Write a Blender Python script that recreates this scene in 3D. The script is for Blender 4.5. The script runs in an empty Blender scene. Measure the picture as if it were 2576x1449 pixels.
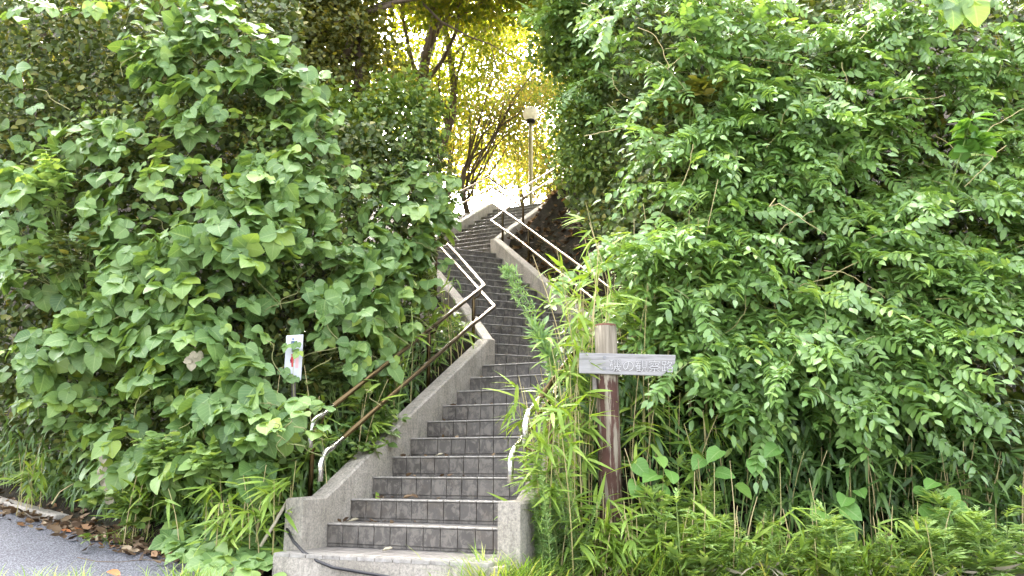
import bpy, math, random
import numpy as np
from mathutils import Vector, Matrix

random.seed(11)
rng = np.random.default_rng(11)
SC = bpy.context.scene
COL = SC.collection

# ------------------------------------------------------------------ camera, sky, sun, exposure
PITCH, FPX, CAMZ = 0.22, 2024.0, 0.575          # fitted from the stair (pixels of a 2576 px wide picture)
cam_d = bpy.data.cameras.new('camera')
cam_d.sensor_width = 36.0
cam_d.lens = 36.0 * FPX / 2576.0
cam_d.clip_end = 2000
cam_d.clip_start = 0.05
cam = bpy.data.objects.new('camera', cam_d)
cam.location = (0, 0, CAMZ)
cam.rotation_euler = (math.pi / 2 + PITCH, 0, 0)
COL.objects.link(cam)
SC.camera = cam

SUN_EL, SUN_AZ = math.radians(44), math.radians(-14)      # azimuth from +Y, negative = to the left
world = bpy.data.worlds.new('World')
SC.world = world
world.use_nodes = True
wn = world.node_tree
sky = wn.nodes.new('ShaderNodeTexSky')
sky.sky_type = 'NISHITA'
sky.sun_disc = False
sky.sun_elevation = SUN_EL
sky.sun_rotation = SUN_AZ
sky.air_density = 0.35
sky.dust_density = 8.0
sky.ozone_density = 0.3
bg = wn.nodes['Background']
bg.inputs['Strength'].default_value = 0.15
hs = wn.nodes.new('ShaderNodeHueSaturation')          # hazy, milky sky: paler than the clear-air model
hs.inputs['Saturation'].default_value = 0.5
wn.links.new(sky.outputs['Color'], hs.inputs['Color'])
wn.links.new(hs.outputs['Color'], bg.inputs['Color'])
sun_d = bpy.data.lights.new('sun', 'SUN')
sun_d.energy = 2.0
sun_d.angle = math.radians(0.5)
sun_d.color = (1.0, 0.93, 0.80)
sun = bpy.data.objects.new('sun', sun_d)
sdir = Vector((math.sin(SUN_AZ) * math.cos(SUN_EL), math.cos(SUN_AZ) * math.cos(SUN_EL), math.sin(SUN_EL)))
sun.rotation_euler = (-sdir).to_track_quat('-Z', 'Y').to_euler()
sun.location = (0, 20, 30)
COL.objects.link(sun)
vs = SC.view_settings
vs.view_transform = 'Standard'
vs.look = 'None'
vs.gamma = 1.0
vs.exposure = 4.75
vs.use_curve_mapping = False
try:
    SC.cycles.max_bounces = 8
    SC.cycles.transmission_bounces = 6
    SC.cycles.transparent_max_bounces = 8
    SC.cycles.use_denoising = True
except Exception:
    pass

CP, SP = math.cos(PITCH), math.sin(PITCH)


def at(sx, sy, Y):
    """world point seen at picture position (sx, sy) standing at distance Y"""
    u, v = (sx - 1288.0) / FPX, (724.5 - sy) / FPX
    d = Vector((u, CP - SP * v, SP + CP * v))
    k = Y / d.y
    return Vector((d.x * k, Y, CAMZ + d.z * k))


def lerp(a, b, t):
    return a + (b - a) * t


def interp(x, xs, ys):
    return float(np.interp(x, xs, ys))


# ------------------------------------------------------------------ mesh helpers
class MB:
    def __init__(self):
        self.v = []
        self.f = []

    def add(self, verts, faces):
        o = len(self.v)
        self.v += [tuple(p) for p in verts]
        self.f += [tuple(i + o for i in f) for f in faces]
        return self

    def box(self, c, s, axes=None):
        c = Vector(c)
        ex, ey, ez = axes if axes else (Vector((1, 0, 0)), Vector((0, 1, 0)), Vector((0, 0, 1)))
        vs_ = []
        for k in (-.5, .5):
            for j in (-.5, .5):
                for i in (-.5, .5):
                    vs_.append(c + ex * (i * s[0]) + ey * (j * s[1]) + ez * (k * s[2]))
        return self.add(vs_, [(0, 2, 3, 1), (4, 5, 7, 6), (0, 1, 5, 4), (2, 6, 7, 3), (0, 4, 6, 2), (1, 3, 7, 5)])

    def prism(self, poly, z0, z1):
        """poly: counter-clockwise xy; z1 may be a list"""
        n = len(poly)
        zt = z1 if isinstance(z1, (list, tuple)) else [z1] * n
        vs_ = [(p[0], p[1], z0) for p in poly] + [(p[0], p[1], zt[i]) for i, p in enumerate(poly)]
        fs = [tuple(range(n - 1, -1, -1)), tuple(range(n, 2 * n))]
        for i in range(n):
            j = (i + 1) % n
            fs.append((i, j, n + j, n + i))
        return self.add(vs_, fs)

    def tube(self, pts, r, sides=6, cap=True):
        pts = [Vector(p) for p in pts]
        n = len(pts)
        rs = r if isinstance(r, (list, tuple)) else [r] * n
        t0 = (pts[1] - pts[0]).normalized()
        ref = Vector((0, 0, 1)) if abs(t0.z) < .9 else Vector((1, 0, 0))
        x = t0.cross(ref).normalized()
        vs_, fs = [], []
        for i in range(n):
            t = (pts[min(i + 1, n - 1)] - pts[max(i - 1, 0)])
            t = t.normalized() if t.length > 1e-9 else t0
            x = (x - t * x.dot(t))
            x = x.normalized() if x.length > 1e-6 else t.orthogonal().normalized()
            y = t.cross(x)
            k = 1.0
            if 0 < i < n - 1:
                c = (pts[i] - pts[i - 1]).normalized().dot(t)
                k = min(1.5, 1 / max(c, .5))
            for s in range(sides):
                a = 2 * math.pi * s / sides
                vs_.append(pts[i] + (x * math.cos(a) + y * math.sin(a)) * rs[i] * (k if sides > 6 else 1))
        for i in range(n - 1):
            for s in range(sides):
                q = (s + 1) % sides
                fs.append((i * sides + s, i * sides + q, (i + 1) * sides + q, (i + 1) * sides + s))
        if cap:
            fs.append(tuple(range(sides - 1, -1, -1)))
            fs.append(tuple((n - 1) * sides + s for s in range(sides)))
        return self.add(vs_, fs)

    def lathe(self, prof, c, sides=20):
        """prof: list of (r, z) from bottom to top, around a vertical axis at c"""
        vs_, fs = [], []
        n = len(prof)
        for r, z in prof:
            for s in range(sides):
                a = 2 * math.pi * s / sides
                vs_.append((c[0] + r * math.cos(a), c[1] + r * math.sin(a), c[2] + z))
        for i in range(n - 1):
            for s in range(sides):
                q = (s + 1) % sides
                fs.append((i * sides + s, i * sides + q, (i + 1) * sides + q, (i + 1) * sides + s))
        fs.append(tuple(range(sides - 1, -1, -1)))
        fs.append(tuple((n - 1) * sides + s for s in range(sides)))
        return self.add(vs_, fs)

    def mesh(self, name, mat=None, smooth=False):
        me = bpy.data.meshes.new(name)
        me.from_pydata(self.v, [], self.f)
        if mat:
            me.materials.append(mat)
        if smooth:
            me.polygons.foreach_set('use_smooth', [True] * len(me.polygons))
        me.update()
        return me

    def build(self, name, mat, parent=None, smooth=False, bevel=0):
        if parent is not None:
            o = parent_world(parent)
            self.v = [(p[0] - o.x, p[1] - o.y, p[2] - o.z) for p in self.v]
        ob = bpy.data.objects.new(name, self.mesh(name, mat, smooth))
        COL.objects.link(ob)
        if parent is not None:
            ob.parent = parent
        if bevel:
            m = ob.modifiers.new('bevel', 'BEVEL')
            m.width = bevel
            m.segments = 2
            m.limit_method = 'ANGLE'
        return ob


def parent_world(p):
    o = Vector((0, 0, 0))
    while p is not None:
        o = o + Vector(p.location)
        p = p.parent
    return o


def tag(o, label=None, cat=None, group=None, kind=None):
    if label:
        o['label'] = label
    if cat:
        o['category'] = cat
    if group:
        o['group'] = group
    if kind:
        o['kind'] = kind
    return o


def thing(name, label, cat, loc=(0, 0, 0), group=None):
    o = bpy.data.objects.new(name, None)
    o.empty_display_size = .1
    o.location = loc
    COL.objects.link(o)
    return tag(o, label, cat, group)


def inst(name, me, parent, M):
    """object sharing mesh data; M is its world matrix"""
    ob = bpy.data.objects.new(name, me)
    COL.objects.link(ob)
    if parent is not None:
        ob.parent = parent
        M = Matrix.Translation(-parent_world(parent)) @ M
    ob.matrix_basis = M
    return ob


def frame(pos, tip, nrm, s=1.0):
    t = Vector(tip).normalized()
    n = Vector(nrm)
    n = (n - t * n.dot(t))
    n = n.normalized() if n.length > 1e-6 else t.orthogonal().normalized()
    x = t.cross(n)
    M = Matrix(((x.x * s, t.x * s, n.x * s, pos[0]), (x.y * s, t.y * s, n.y * s, pos[1]),
                (x.z * s, t.z * s, n.z * s, pos[2]), (0, 0, 0, 1)))
    return M


def cloud(name, tv, tf, pos, tip, nrm, scale, mat, parent=None, smooth=True):
    """many small leaves as ONE mesh (numpy); template tv, tf; arrays of positions / tip directions / normals"""
    tv = np.asarray(tv, float)
    N, k = len(pos), len(tv)
    t = tip / np.maximum(np.linalg.norm(tip, axis=1, keepdims=True), 1e-9)
    n = nrm - t * (nrm * t).sum(1, keepdims=True)
    n = n / np.maximum(np.linalg.norm(n, axis=1, keepdims=True), 1e-9)
    x = np.cross(t, n)
    s = np.asarray(scale).reshape(-1, 1, 1)
    V = (tv[None, :, 0:1] * x[:, None, :] + tv[None, :, 1:2] * t[:, None, :] + tv[None, :, 2:3] * n[:, None, :]) * s + pos[:, None, :]
    if parent is not None:
        V = V - np.array(parent_world(parent))[None, None, :]
    V = V.reshape(-1, 3)
    lens = [len(f) for f in tf]
    flat = np.concatenate([np.array(f) for f in tf])
    loops = (flat[None, :] + (np.arange(N) * k)[:, None]).ravel()
    lt = np.tile(np.array(lens), N)
    ls = np.concatenate([[0], np.cumsum(lt)[:-1]])
    me = bpy.data.meshes.new(name)
    me.vertices.add(len(V))
    me.vertices.foreach_set('co', V.ravel())
    me.loops.add(len(loops))
    me.loops.foreach_set('vertex_index', loops.astype(np.int32))
    me.polygons.add(len(lt))
    me.polygons.foreach_set('loop_start', ls.astype(np.int32))
    if smooth:
        me.polygons.foreach_set('use_smooth', np.ones(len(lt), bool))
    me.materials.append(mat)
    me.update(calc_edges=True)
    me.validate()
    ob = bpy.data.objects.new(name, me)
    COL.objects.link(ob)
    if parent is not None:
        ob.parent = parent
    return ob


# ------------------------------------------------------------------ materials
MATS = {}


def new_mat(name):
    m = bpy.data.materials.new(name)
    m.use_nodes = True
    nt = m.node_tree
    nt.nodes.clear()
    out = nt.nodes.new('ShaderNodeOutputMaterial')
    MATS[name] = m
    return m, nt, out


def node(nt, t, **kw):
    n = nt.nodes.new(t)
    for k, v in kw.items():
        setattr(n, k, v)
    return n


def ramp(nt, fac, stops, interp_='LINEAR'):
    r = node(nt, 'ShaderNodeValToRGB')
    cr = r.color_ramp
    cr.interpolation = interp_
    while len(cr.elements) < len(stops):
        cr.elements.new(.5)
    for e, (p, c) in zip(cr.elements, stops):
        e.position = p
        e.color = (*c, 1)
    nt.links.new(fac, r.inputs[0])
    return r.outputs[0]


def noise(nt, scale, detail=6, rough=.6, vec=None, dist=0.0):
    n = node(nt, 'ShaderNodeTexNoise')
    n.inputs['Scale'].default_value = scale
    n.inputs['Detail'].default_value = detail
    n.inputs['Roughness'].default_value = rough
    n.inputs['Distortion'].default_value = dist
    if vec is not None:
        nt.links.new(vec, n.inputs['Vector'])
    return n.outputs['Fac']


def mixc(nt, fac, a, b, mode='MIX'):
    m = node(nt, 'ShaderNodeMix', data_type='RGBA', blend_type=mode)
    for sock, val in ((m.inputs[0], fac), (m.inputs[6], a), (m.inputs[7], b)):
        if hasattr(val, 'is_linked'):
            nt.links.new(val, sock)
        elif isinstance(val, (int, float)):
            sock.default_value = val
        else:
            sock.default_value = (*val, 1)
    return m.outputs[2]


def mathn(nt, op, a, b=None, clamp=False):
    m = node(nt, 'ShaderNodeMath', operation=op, use_clamp=clamp)
    for sock, val in ((m.inputs[0], a), (m.inputs[1], b)):
        if val is None:
            continue
        if hasattr(val, 'is_linked'):
            nt.links.new(val, sock)
        else:
            sock.default_value = val
    return m.outputs[0]


def coords(nt, scale=(1, 1, 1), kind='Object'):
    if kind == 'World':
        g = node(nt, 'ShaderNodeNewGeometry').outputs['Position']
    else:
        g = node(nt, 'ShaderNodeTexCoord').outputs[kind]
    mp = node(nt, 'ShaderNodeMapping')
    mp.inputs['Scale'].default_value = scale
    nt.links.new(g, mp.inputs['Vector'])
    return mp.outputs[0]


def principled(nt, out, color, rough=.6, metal=0.0, spec=.5, bump=None, bump_s=.3, bump_d=.01, normal=None):
    p = node(nt, 'ShaderNodeBsdfPrincipled')
    for sock, val in (('Base Color', color), ('Roughness', rough), ('Metallic', metal), ('Specular IOR Level', spec)):
        if hasattr(val, 'is_linked'):
            nt.links.new(val, p.inputs[sock])
        elif isinstance(val, (int, float)):
            p.inputs[sock].default_value = val
        else:
            p.inputs[sock].default_value = (*val, 1)
    if bump is not None:
        b = node(nt, 'ShaderNodeBump')
        b.inputs['Strength'].default_value = bump_s
        b.inputs['Distance'].default_value = bump_d
        nt.links.new(bump, b.inputs['Height'])
        nt.links.new(b.outputs[0], p.inputs['Normal'])
    nt.links.new(p.outputs[0], out.inputs[0])
    return p


def leaf_mat(name, stops, trans=.35, rough=.45, spec=.35, tcol=None, veins=None, vscale=1.0, blotch=.25):
    """stops: colour ramp over a random value for each leaf; the same colour, more yellow, shines through"""
    m, nt, out = new_mat(name)
    oi = node(nt, 'ShaderNodeObjectInfo').outputs['Random']
    ge = node(nt, 'ShaderNodeNewGeometry').outputs['Random Per Island']
    r = mathn(nt, 'ADD', mathn(nt, 'MULTIPLY', oi, .5), mathn(nt, 'MULTIPLY', ge, .5))
    if veins == 'island':
        r = ge
    col = ramp(nt, r, stops)
    nz = noise(nt, 9, 3, .6, coords(nt, (1, 1, 1), 'World'))
    col = mixc(nt, mathn(nt, 'MULTIPLY', nz, blotch), col, (.9, .95, .55), 'MULTIPLY')
    if veins == 'uv':
        uv = node(nt, 'ShaderNodeTexCoord').outputs['UV']
        sp = node(nt, 'ShaderNodeSeparateXYZ')
        nt.links.new(uv, sp.inputs[0])
        ax_ = mathn(nt, 'ABSOLUTE', mathn(nt, 'SUBTRACT', sp.outputs[0], .5))
        mid = mathn(nt, 'LESS_THAN', ax_, .03)
        st = mathn(nt, 'FRACT', mathn(nt, 'MULTIPLY', mathn(nt, 'SUBTRACT', sp.outputs[1], mathn(nt, 'MULTIPLY', ax_, .55)), 6.5))
        lat = mathn(nt, 'LESS_THAN', st, .13)
        vn = mathn(nt, 'MAXIMUM', mid, mathn(nt, 'MULTIPLY', lat, .55))
        col = mixc(nt, mathn(nt, 'MULTIPLY', vn, .45), col, (.32, .42, .16))
    pr = node(nt, 'ShaderNodeBsdfPrincipled')
    nt.links.new(col, pr.inputs['Base Color'])
    pr.inputs['Roughness'].default_value = rough
    pr.inputs['Specular IOR Level'].default_value = spec
    tr = node(nt, 'ShaderNodeBsdfTranslucent')
    tc = mixc(nt, 1.0, col, tcol or (1.5, 1.35, .5), 'MULTIPLY')
    nt.links.new(tc, tr.inputs[0])
    mx = node(nt, 'ShaderNodeMixShader')
    mx.inputs[0].default_value = trans
    nt.links.new(pr.outputs[0], mx.inputs[1])
    nt.links.new(tr.outputs[0], mx.inputs[2])
    nt.links.new(mx.outputs[0], out.inputs[0])
    return m


KUDZU = leaf_mat('kudzu_leaf', [(0, (.065, .135, .04)), (.3, (.11, .20, .06)), (.6, (.16, .265, .08)), (.78, (.21, .32, .085)), (.89, (.31, .41, .06)), (1, (.5, .53, .05))], .30, .45, .38, veins='uv')
WIST = leaf_mat('wisteria_leaf', [(0, (.105, .20, .055)), (.4, (.175, .305, .085)), (.75, (.245, .385, .115)), (1, (.36, .47, .12))], .30, .34, .75)
WIST_D = leaf_mat('wisteria_leaf_old', [(0, (.075, .15, .035)), (.5, (.125, .225, .055)), (1, (.18, .30, .065))], .28, .42, .45)
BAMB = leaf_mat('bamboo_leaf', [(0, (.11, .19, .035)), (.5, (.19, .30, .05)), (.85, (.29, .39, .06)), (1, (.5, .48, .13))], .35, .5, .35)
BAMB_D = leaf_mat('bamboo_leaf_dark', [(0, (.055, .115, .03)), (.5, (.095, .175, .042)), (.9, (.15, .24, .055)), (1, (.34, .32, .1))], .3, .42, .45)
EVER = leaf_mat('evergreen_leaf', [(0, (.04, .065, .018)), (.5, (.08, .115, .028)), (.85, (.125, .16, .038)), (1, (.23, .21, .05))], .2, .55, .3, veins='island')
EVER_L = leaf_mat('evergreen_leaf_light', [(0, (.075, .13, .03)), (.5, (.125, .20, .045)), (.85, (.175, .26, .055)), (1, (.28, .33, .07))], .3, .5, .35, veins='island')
OLIVE = leaf_mat('backlit_olive_leaf', [(0, (.055, .07, .016)), (.5, (.11, .125, .025)), (.85, (.17, .17, .035)), (1, (.28, .24, .05))], .35, .5, .35, veins='island')  # evergreen leaf with the sun from behind put into its colour
GOLD = leaf_mat('golden_leaf', [(0, (.10, .15, .03)), (.4, (.16, .19, .035)), (.75, (.22, .21, .04)), (1, (.27, .20, .05))], .5, .6, .2, tcol=(1.3, 1.15, .6), veins='island')
GOLD_G = leaf_mat('yellow_green_leaf', [(0, (.075, .11, .012)), (.5, (.13, .165, .016)), (1, (.22, .22, .02))], .5, .5, .3, tcol=(1.4, 1.3, .4), veins='island')
WEED = leaf_mat('mugwort_leaf', [(0, (.19, .31, .09)), (.5, (.28, .41, .14)), (1, (.38, .50, .19))], .35, .6, .25, veins='island')
WEED_P = leaf_mat('pale_weed_leaf', [(0, (.14, .25, .09)), (.5, (.2, .33, .13)), (1, (.3, .42, .2))], .35, .6, .25, veins='island')
GRASS = leaf_mat('grass_blade', [(0, (.10, .19, .03)), (.6, (.2, .32, .05)), (1, (.42, .42, .13))], .35, .5, .3, veins='island')
HEART = leaf_mat('heart_leaf', [(0, (.10, .22, .05)), (.6, (.15, .3, .06)), (1, (.24, .36, .06))], .35, .5, .35, veins='uv')
DRY = leaf_mat('dry_leaf', [(0, (.045, .028, .015)), (.35, (.10, .062, .033)), (.7, (.19, .13, .075)), (.9, (.32, .25, .16)), (1, (.34, .15, .06))], .1, .7, .2, veins='island', tcol=(1.2, 1, .7))
DRY_O = leaf_mat('orange_leaf', [(0, (.36, .12, .04)), (1, (.55, .26, .10))], .1, .6, .3, tcol=(1, 1, 1))
DRY_P = leaf_mat('pale_dry_leaf', [(0, (.24, .21, .14)), (1, (.42, .38, .28))], .15, .7, .2, tcol=(1, 1, 1))


def stem_mat(name, c0, c1, rough=.6):
    m, nt, out = new_mat(name)
    oi = node(nt, 'ShaderNodeObjectInfo').outputs['Random']
    n = noise(nt, 6, 5, .6, coords(nt, (1, 1, 3), 'World'))
    col = ramp(nt, mathn(nt, 'ADD', mathn(nt, 'MULTIPLY', oi, .4), mathn(nt, 'MULTIPLY', n, .6)), [(.25, c0), (.75, c1)])
    principled(nt, out, col, rough, 0, .3)
    return m


CANE = stem_mat('cane', (.30, .27, .10), (.58, .46, .24))
VINE = stem_mat('vine_stem', (.16, .18, .06), (.36, .34, .15))
GREENSTEM = stem_mat('green_stem', (.12, .2, .05), (.25, .32, .09))
TWIG = stem_mat('twig', (.07, .05, .03), (.2, .15, .1))


def mk_bark():
    m, nt, out = new_mat('bark')
    c = coords(nt, (4, 4, 1.2), 'World')
    n = noise(nt, 3.5, 8, .7, c)
    col = ramp(nt, n, [(.3, (.045, .032, .022)), (.55, (.12, .09, .06)), (.75, (.22, .18, .12))])
    principled(nt, out, col, .85, 0, .2, n, .7, .03)
    return m


def mk_concrete():
    m, nt, out = new_mat('concrete')
    c = coords(nt, (1, 1, 1), 'World')
    n1 = noise(nt, 1.3, 6, .65, c)
    n2 = noise(nt, 60, 4, .75, c)
    st = noise(nt, 7, 6, .7, coords(nt, (3, 3, .7), 'World'), .4)
    base = ramp(nt, n1, [(.3, (.25, .225, .175)), (.55, (.38, .345, .28)), (.8, (.47, .43, .355))])
    base = mixc(nt, ramp(nt, st, [(.5, (0, 0, 0)), (.72, (.75, .75, .75))]), base, (.13, .125, .095))
    base = mixc(nt, .6, base, ramp(nt, n2, [(.35, (.35, .35, .35)), (.5, (.8, .8, .8)), (.65, (1.2, 1.2, 1.15))]), 'MULTIPLY')
    principled(nt, out, base, .88, 0, .25, n2, .55, .012)
    return m


def mk_tile():
    m, nt, out = new_mat('riser_tile')
    c = coords(nt, (1, 1, 1), 'World')
    oi = node(nt, 'ShaderNodeObjectInfo').outputs['Random']
    n1 = noise(nt, 16, 8, .72, coords(nt, (1.1, 1.1, .8), 'World'), .6)
    n2 = noise(nt, 3, 3, .5, c)
    dk = ramp(nt, mathn(nt, 'ADD', mathn(nt, 'MULTIPLY', oi, .45), mathn(nt, 'MULTIPLY', n2, .55)), [(.25, (.058, .051, .041)), (.75, (.092, .082, .067))])
    col = mixc(nt, ramp(nt, n1, [(.47, (0, 0, 0)), (.56, (.75, .75, .75)), (.72, (1, 1, 1))]), dk, (.165, .147, .118))
    br = ramp(nt, noise(nt, 5, 5, .6, c), [(.55, (0, 0, 0)), (.75, (.4, .4, .4))])
    col = mixc(nt, br, col, (.13, .095, .06))
    principled(nt, out, col, ramp(nt, n1, [(.4, (.42, .42, .42)), (.7, (.75, .75, .75))]), 0, .4, n1, .25, .004)
    return m


def mk_nosing():  # sky sheen on dark tile put into the pale colour
    m, nt, out = new_mat('nosing_tile')
    c = coords(nt, (1, 1, 1), 'World')
    n = noise(nt, 18, 6, .7, c)
    col = ramp(nt, n, [(.3, (.15, .137, .11)), (.5, (.26, .243, .205)), (.7, (.36, .34, .295))])
    principled(nt, out, col, .45, 0, .5, n, .2, .004)
    return m


def mk_tread():  # greyer than the risers: sky reflection put into the colour
    m, nt, out = new_mat('tread_tile')
    n = noise(nt, 9, 7, .7, coords(nt, (1, 1, 1), 'World'))
    col = ramp(nt, n, [(.3, (.11, .10, .085)), (.55, (.19, .175, .15)), (.75, (.27, .25, .22))])
    principled(nt, out, col, .5, 0, .5, n, .2, .004)
    return m


def mk_asphalt():
    m, nt, out = new_mat('asphalt')
    c = coords(nt, (1, 1, 1), 'World')
    vo = node(nt, 'ShaderNodeTexVoronoi')
    vo.inputs['Scale'].default_value = 75
    nt.links.new(c, vo.inputs['Vector'])
    sp = ramp(nt, vo.outputs['Distance'], [(.05, (.26, .265, .28)), (.4, (.10, .105, .115)), (.75, (.035, .036, .04))])
    big = noise(nt, .9, 5, .6, c)
    col = mixc(nt, .6, sp, ramp(nt, big, [(.3, (.75, .75, .78)), (.7, (1.25, 1.22, 1.18))]), 'MULTIPLY')
    dirt = noise(nt, 2.2, 6, .7, c)
    col = mixc(nt, ramp(nt, dirt, [(.58, (0, 0, 0)), (.8, (.5, .5, .5))]), col, (.16, .135, .1))
    principled(nt, out, col, .8, 0, .4, vo.outputs['Distance'], .8, .006)
    return m


def mk_soil():
    m, nt, out = new_mat('soil')
    c = coords(nt, (1, 1, 1), 'World')
    n = noise(nt, 7, 8, .72, c)
    n2 = noise(nt, 1.1, 4, .6, c)
    col = ramp(nt, n, [(.3, (.010, .009, .005)), (.5, (.024, .019, .010)), (.7, (.05, .04, .022))])
    col = mixc(nt, ramp(nt, n2, [(.5, (0, 0, 0)), (.75, (.8, .8, .8))]), col, (.016, .022, .008))
    principled(nt, out, col, .95, 0, .15, n, 1.0, .06)
    return m


def mk_steel():
    m, nt, out = new_mat('gold_tinted_steel')
    n = noise(nt, 1.2, 3, .5, coords(nt, (1, 1, 1), 'World'))
    col = ramp(nt, n, [(.3, (.075, .052, .022)), (.7, (.13, .093, .044))])  # gold-brown of reflected foliage put into the metal colour
    principled(nt, out, col, ramp(nt, n, [(.3, (.22, .22, .22)), (.7, (.38, .38, .38))]), 1.0)
    return m


def mk_simple(name, col, rough=.6, spec=.4, metal=0, var=.25, sc=12):
    m, nt, out = new_mat(name)
    n = noise(nt, sc, 6, .65, coords(nt, (1, 1, 1), 'World'))
    c = ramp(nt, n, [(.3, tuple(x * (1 - var) for x in col)), (.7, tuple(min(1, x * (1 + var)) for x in col))])
    principled(nt, out, c, rough, metal, spec)
    return m


def mk_postwood():
    m, nt, out = new_mat('peeling_paint_wood')
    c = coords(nt, (26, 26, 2.2), 'World')
    n = noise(nt, 1.0, 8, .72, c, .4)
    wood = ramp(nt, noise(nt, 1.6, 6, .7, coords(nt, (30, 30, 1.5), 'World')), [(.3, (.11, .09, .062)), (.6, (.27, .235, .17)), (.8, (.37, .33, .25))])
    red = ramp(nt, noise(nt, 6, 4, .6, coords(nt, (1, 1, 1), 'World')), [(.3, (.052, .026, .018)), (.7, (.095, .047, .034))])
    sp = node(nt, 'ShaderNodeSeparateXYZ')
    nt.links.new(node(nt, 'ShaderNodeNewGeometry').outputs['Position'], sp.inputs[0])
    up = node(nt, 'ShaderNodeMapRange')
    up.inputs[1].default_value = 1.15
    up.inputs[2].default_value = 1.42
    up.inputs[3].default_value = .0
    up.inputs[4].default_value = .34
    nt.links.new(sp.outputs[2], up.inputs[0])
    k = ramp(nt, mathn(nt, 'ADD', n, up.outputs[0]), [(.5, (0, 0, 0)), (.56, (1, 1, 1))])
    col = mixc(nt, k, red, wood)
    principled(nt, out, col, .85, 0, .2, n, .6, .006)
    return m


def mk_board():
    m, nt, out = new_mat('white_painted_board')
    c = coords(nt, (1.5, 1.5, 22), 'World')
    n = noise(nt, 2.4, 8, .7, c)
    col = ramp(nt, n, [(.32, (.16, .15, .132)), (.5, (.26, .25, .23)), (.7, (.31, .30, .28))])
    ch = noise(nt, 5.5, 6, .65, coords(nt, (1, 1, 5), 'World'), .5)
    col = mixc(nt, ramp(nt, ch, [(.70, (0, 0, 0)), (.72, (1, 1, 1))]), col, (.2, .18, .165))
    principled(nt, out, col, .7, 0, .3, n, .4, .003)
    return m


BARK, CONC, TILE, NOSING, TREAD = mk_bark(), mk_concrete(), mk_tile(), mk_nosing(), mk_tread()
STEEL_B = mk_simple('bright_steel', (.62, .6, .56), .22, .5, 1.0, .1, 3)
ASPH, SOIL, STEEL, POSTW, BOARD = mk_asphalt(), mk_soil(), mk_steel(), mk_postwood(), mk_board()
BLACK = mk_simple('black_rubber', (.012, .012, .013), .5)
WHITEP = mk_simple('white_plastic', (.5, .51, .52), .4, .5, 0, .06, 5)
BLUEP = mk_simple('blue_print', (.02, .06, .16), .5)
REDP = mk_simple('red_print', (.5, .015, .03), .5)
PINKP = mk_simple('faded_pink_print', (.62, .36, .36), .5, .4, 0, .1)
GREYW = mk_simple('grey_wood', (.17, .15, .125), .85, .2, 0, .4, 20)
BOLT = mk_simple('grey_bolt', (.2, .2, .19), .5, .5, .6)
CARVE_SHADE = mk_simple('carving_shadow', (.11, .10, .085), .8)  # painted shadow of the carved letter edges
LETTER = mk_simple('white_letter', (.40, .39, .36), .7, .3, 0, .05)
RUSTCAP = mk_simple('rusty_cap', (.16, .075, .05), .8, .3, 0, .4, 30)
POLE = mk_simple('olive_metal', (.26, .22, .10), .4, .5, .5, .3, 8)
m_, nt_, out_ = new_mat('globe_glass')
p_ = principled(nt_, out_, (.95, .93, .85), .15, 0, .5)
p_.inputs['Transmission Weight'].default_value = .35
p_.inputs['IOR'].default_value = 1.1
t_ = node(nt_, 'ShaderNodeBsdfTranslucent')
t_.inputs[0].default_value = (.9, .85, .7, 1)
x_ = node(nt_, 'ShaderNodeMixShader')
x_.inputs[0].default_value = .5
nt_.links.new(p_.outputs[0], x_.inputs[1])
nt_.links.new(t_.outputs[0], x_.inputs[2])
nt_.links.new(x_.outputs[0], out_.inputs[0])
GLOBE = m_

# ------------------------------------------------------------------ stair geometry (plan)
RISE = .1673


def hd(a):
    return Vector((math.sin(a), math.cos(a)))


def ax(a):
    return Vector((math.cos(a), -math.sin(a)))


A1, A2, A3 = .4054, -.392, .443
T1, T2, T3 = .3005, .285, .285
W1, W2, W3 = 1.54, 1.56, 1.53
O1 = Vector((-1.3916, 6.312))
L10 = O1 + hd(A1) * T1 * 9
O2 = L10 + hd(A1) * .334                       # inner corner on the left, start of the middle flight
R25 = O2 + hd(A2) * T2 * 14 + ax(A2) * W2
PIV3 = R25 + hd(A2) * .275                     # inner corner on the right, start of the top flight
O3 = PIV3 - ax(A3) * W3


def isect(p, d, q, e):
    den = d.x * e.y - d.y * e.x
    s = ((q.x - p.x) * e.y - (q.y - p.y) * e.x) / den
    return p + d * s


OUT12 = isect(O1 + ax(A1) * W1, hd(A1), O2 + ax(A2) * W2, hd(A2))      # outer corner on the right
OUT23 = isect(O2, hd(A2), O3, hd(A3))                                   # outer corner on the left
NTOP = 37
LN, RN = {}, {}
for n in range(1, NTOP + 1):
    if n <= 10:
        o, a, t, w, k = O1, A1, T1, W1, n - 1
    elif n <= 25:
        o, a, t, w, k = O2, A2, T2, W2, n - 11
    else:
        o, a, t, w, k = O3, A3, T3, W3, n - 26
    LN[n] = o + hd(a) * t * k
    RN[n] = LN[n] + ax(a) * w
ANG = {n: (A1 if n <= 10 else A2 if n <= 25 else A3) for n in range(1, NTOP + 1)}

# centre line for the terrain
CL = [(O1 + ax(A1) * W1 / 2 - hd(A1) * .6, 0.0), (O1 + ax(A1) * W1 / 2, .1)]
CL.append(((LN[10] + RN[10]) / 2, 10 * RISE))
CL.append(((LN[11] + RN[11]) / 2, 11 * RISE))
CL.append(((LN[25] + RN[25]) / 2, 25 * RISE))
CL.append(((LN[26] + RN[26]) / 2, 26 * RISE))
CL.append(((LN[NTOP] + RN[NTOP]) / 2, NTOP * RISE))
CL.append(((LN[NTOP] + RN[NTOP]) / 2 + hd(A3) * 3, NTOP * RISE))
CLX = np.array([[p.x, p.y] for p, z in CL])
CLZ = np.array([z for p, z in CL])
PLAT = NTOP * RISE


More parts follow.
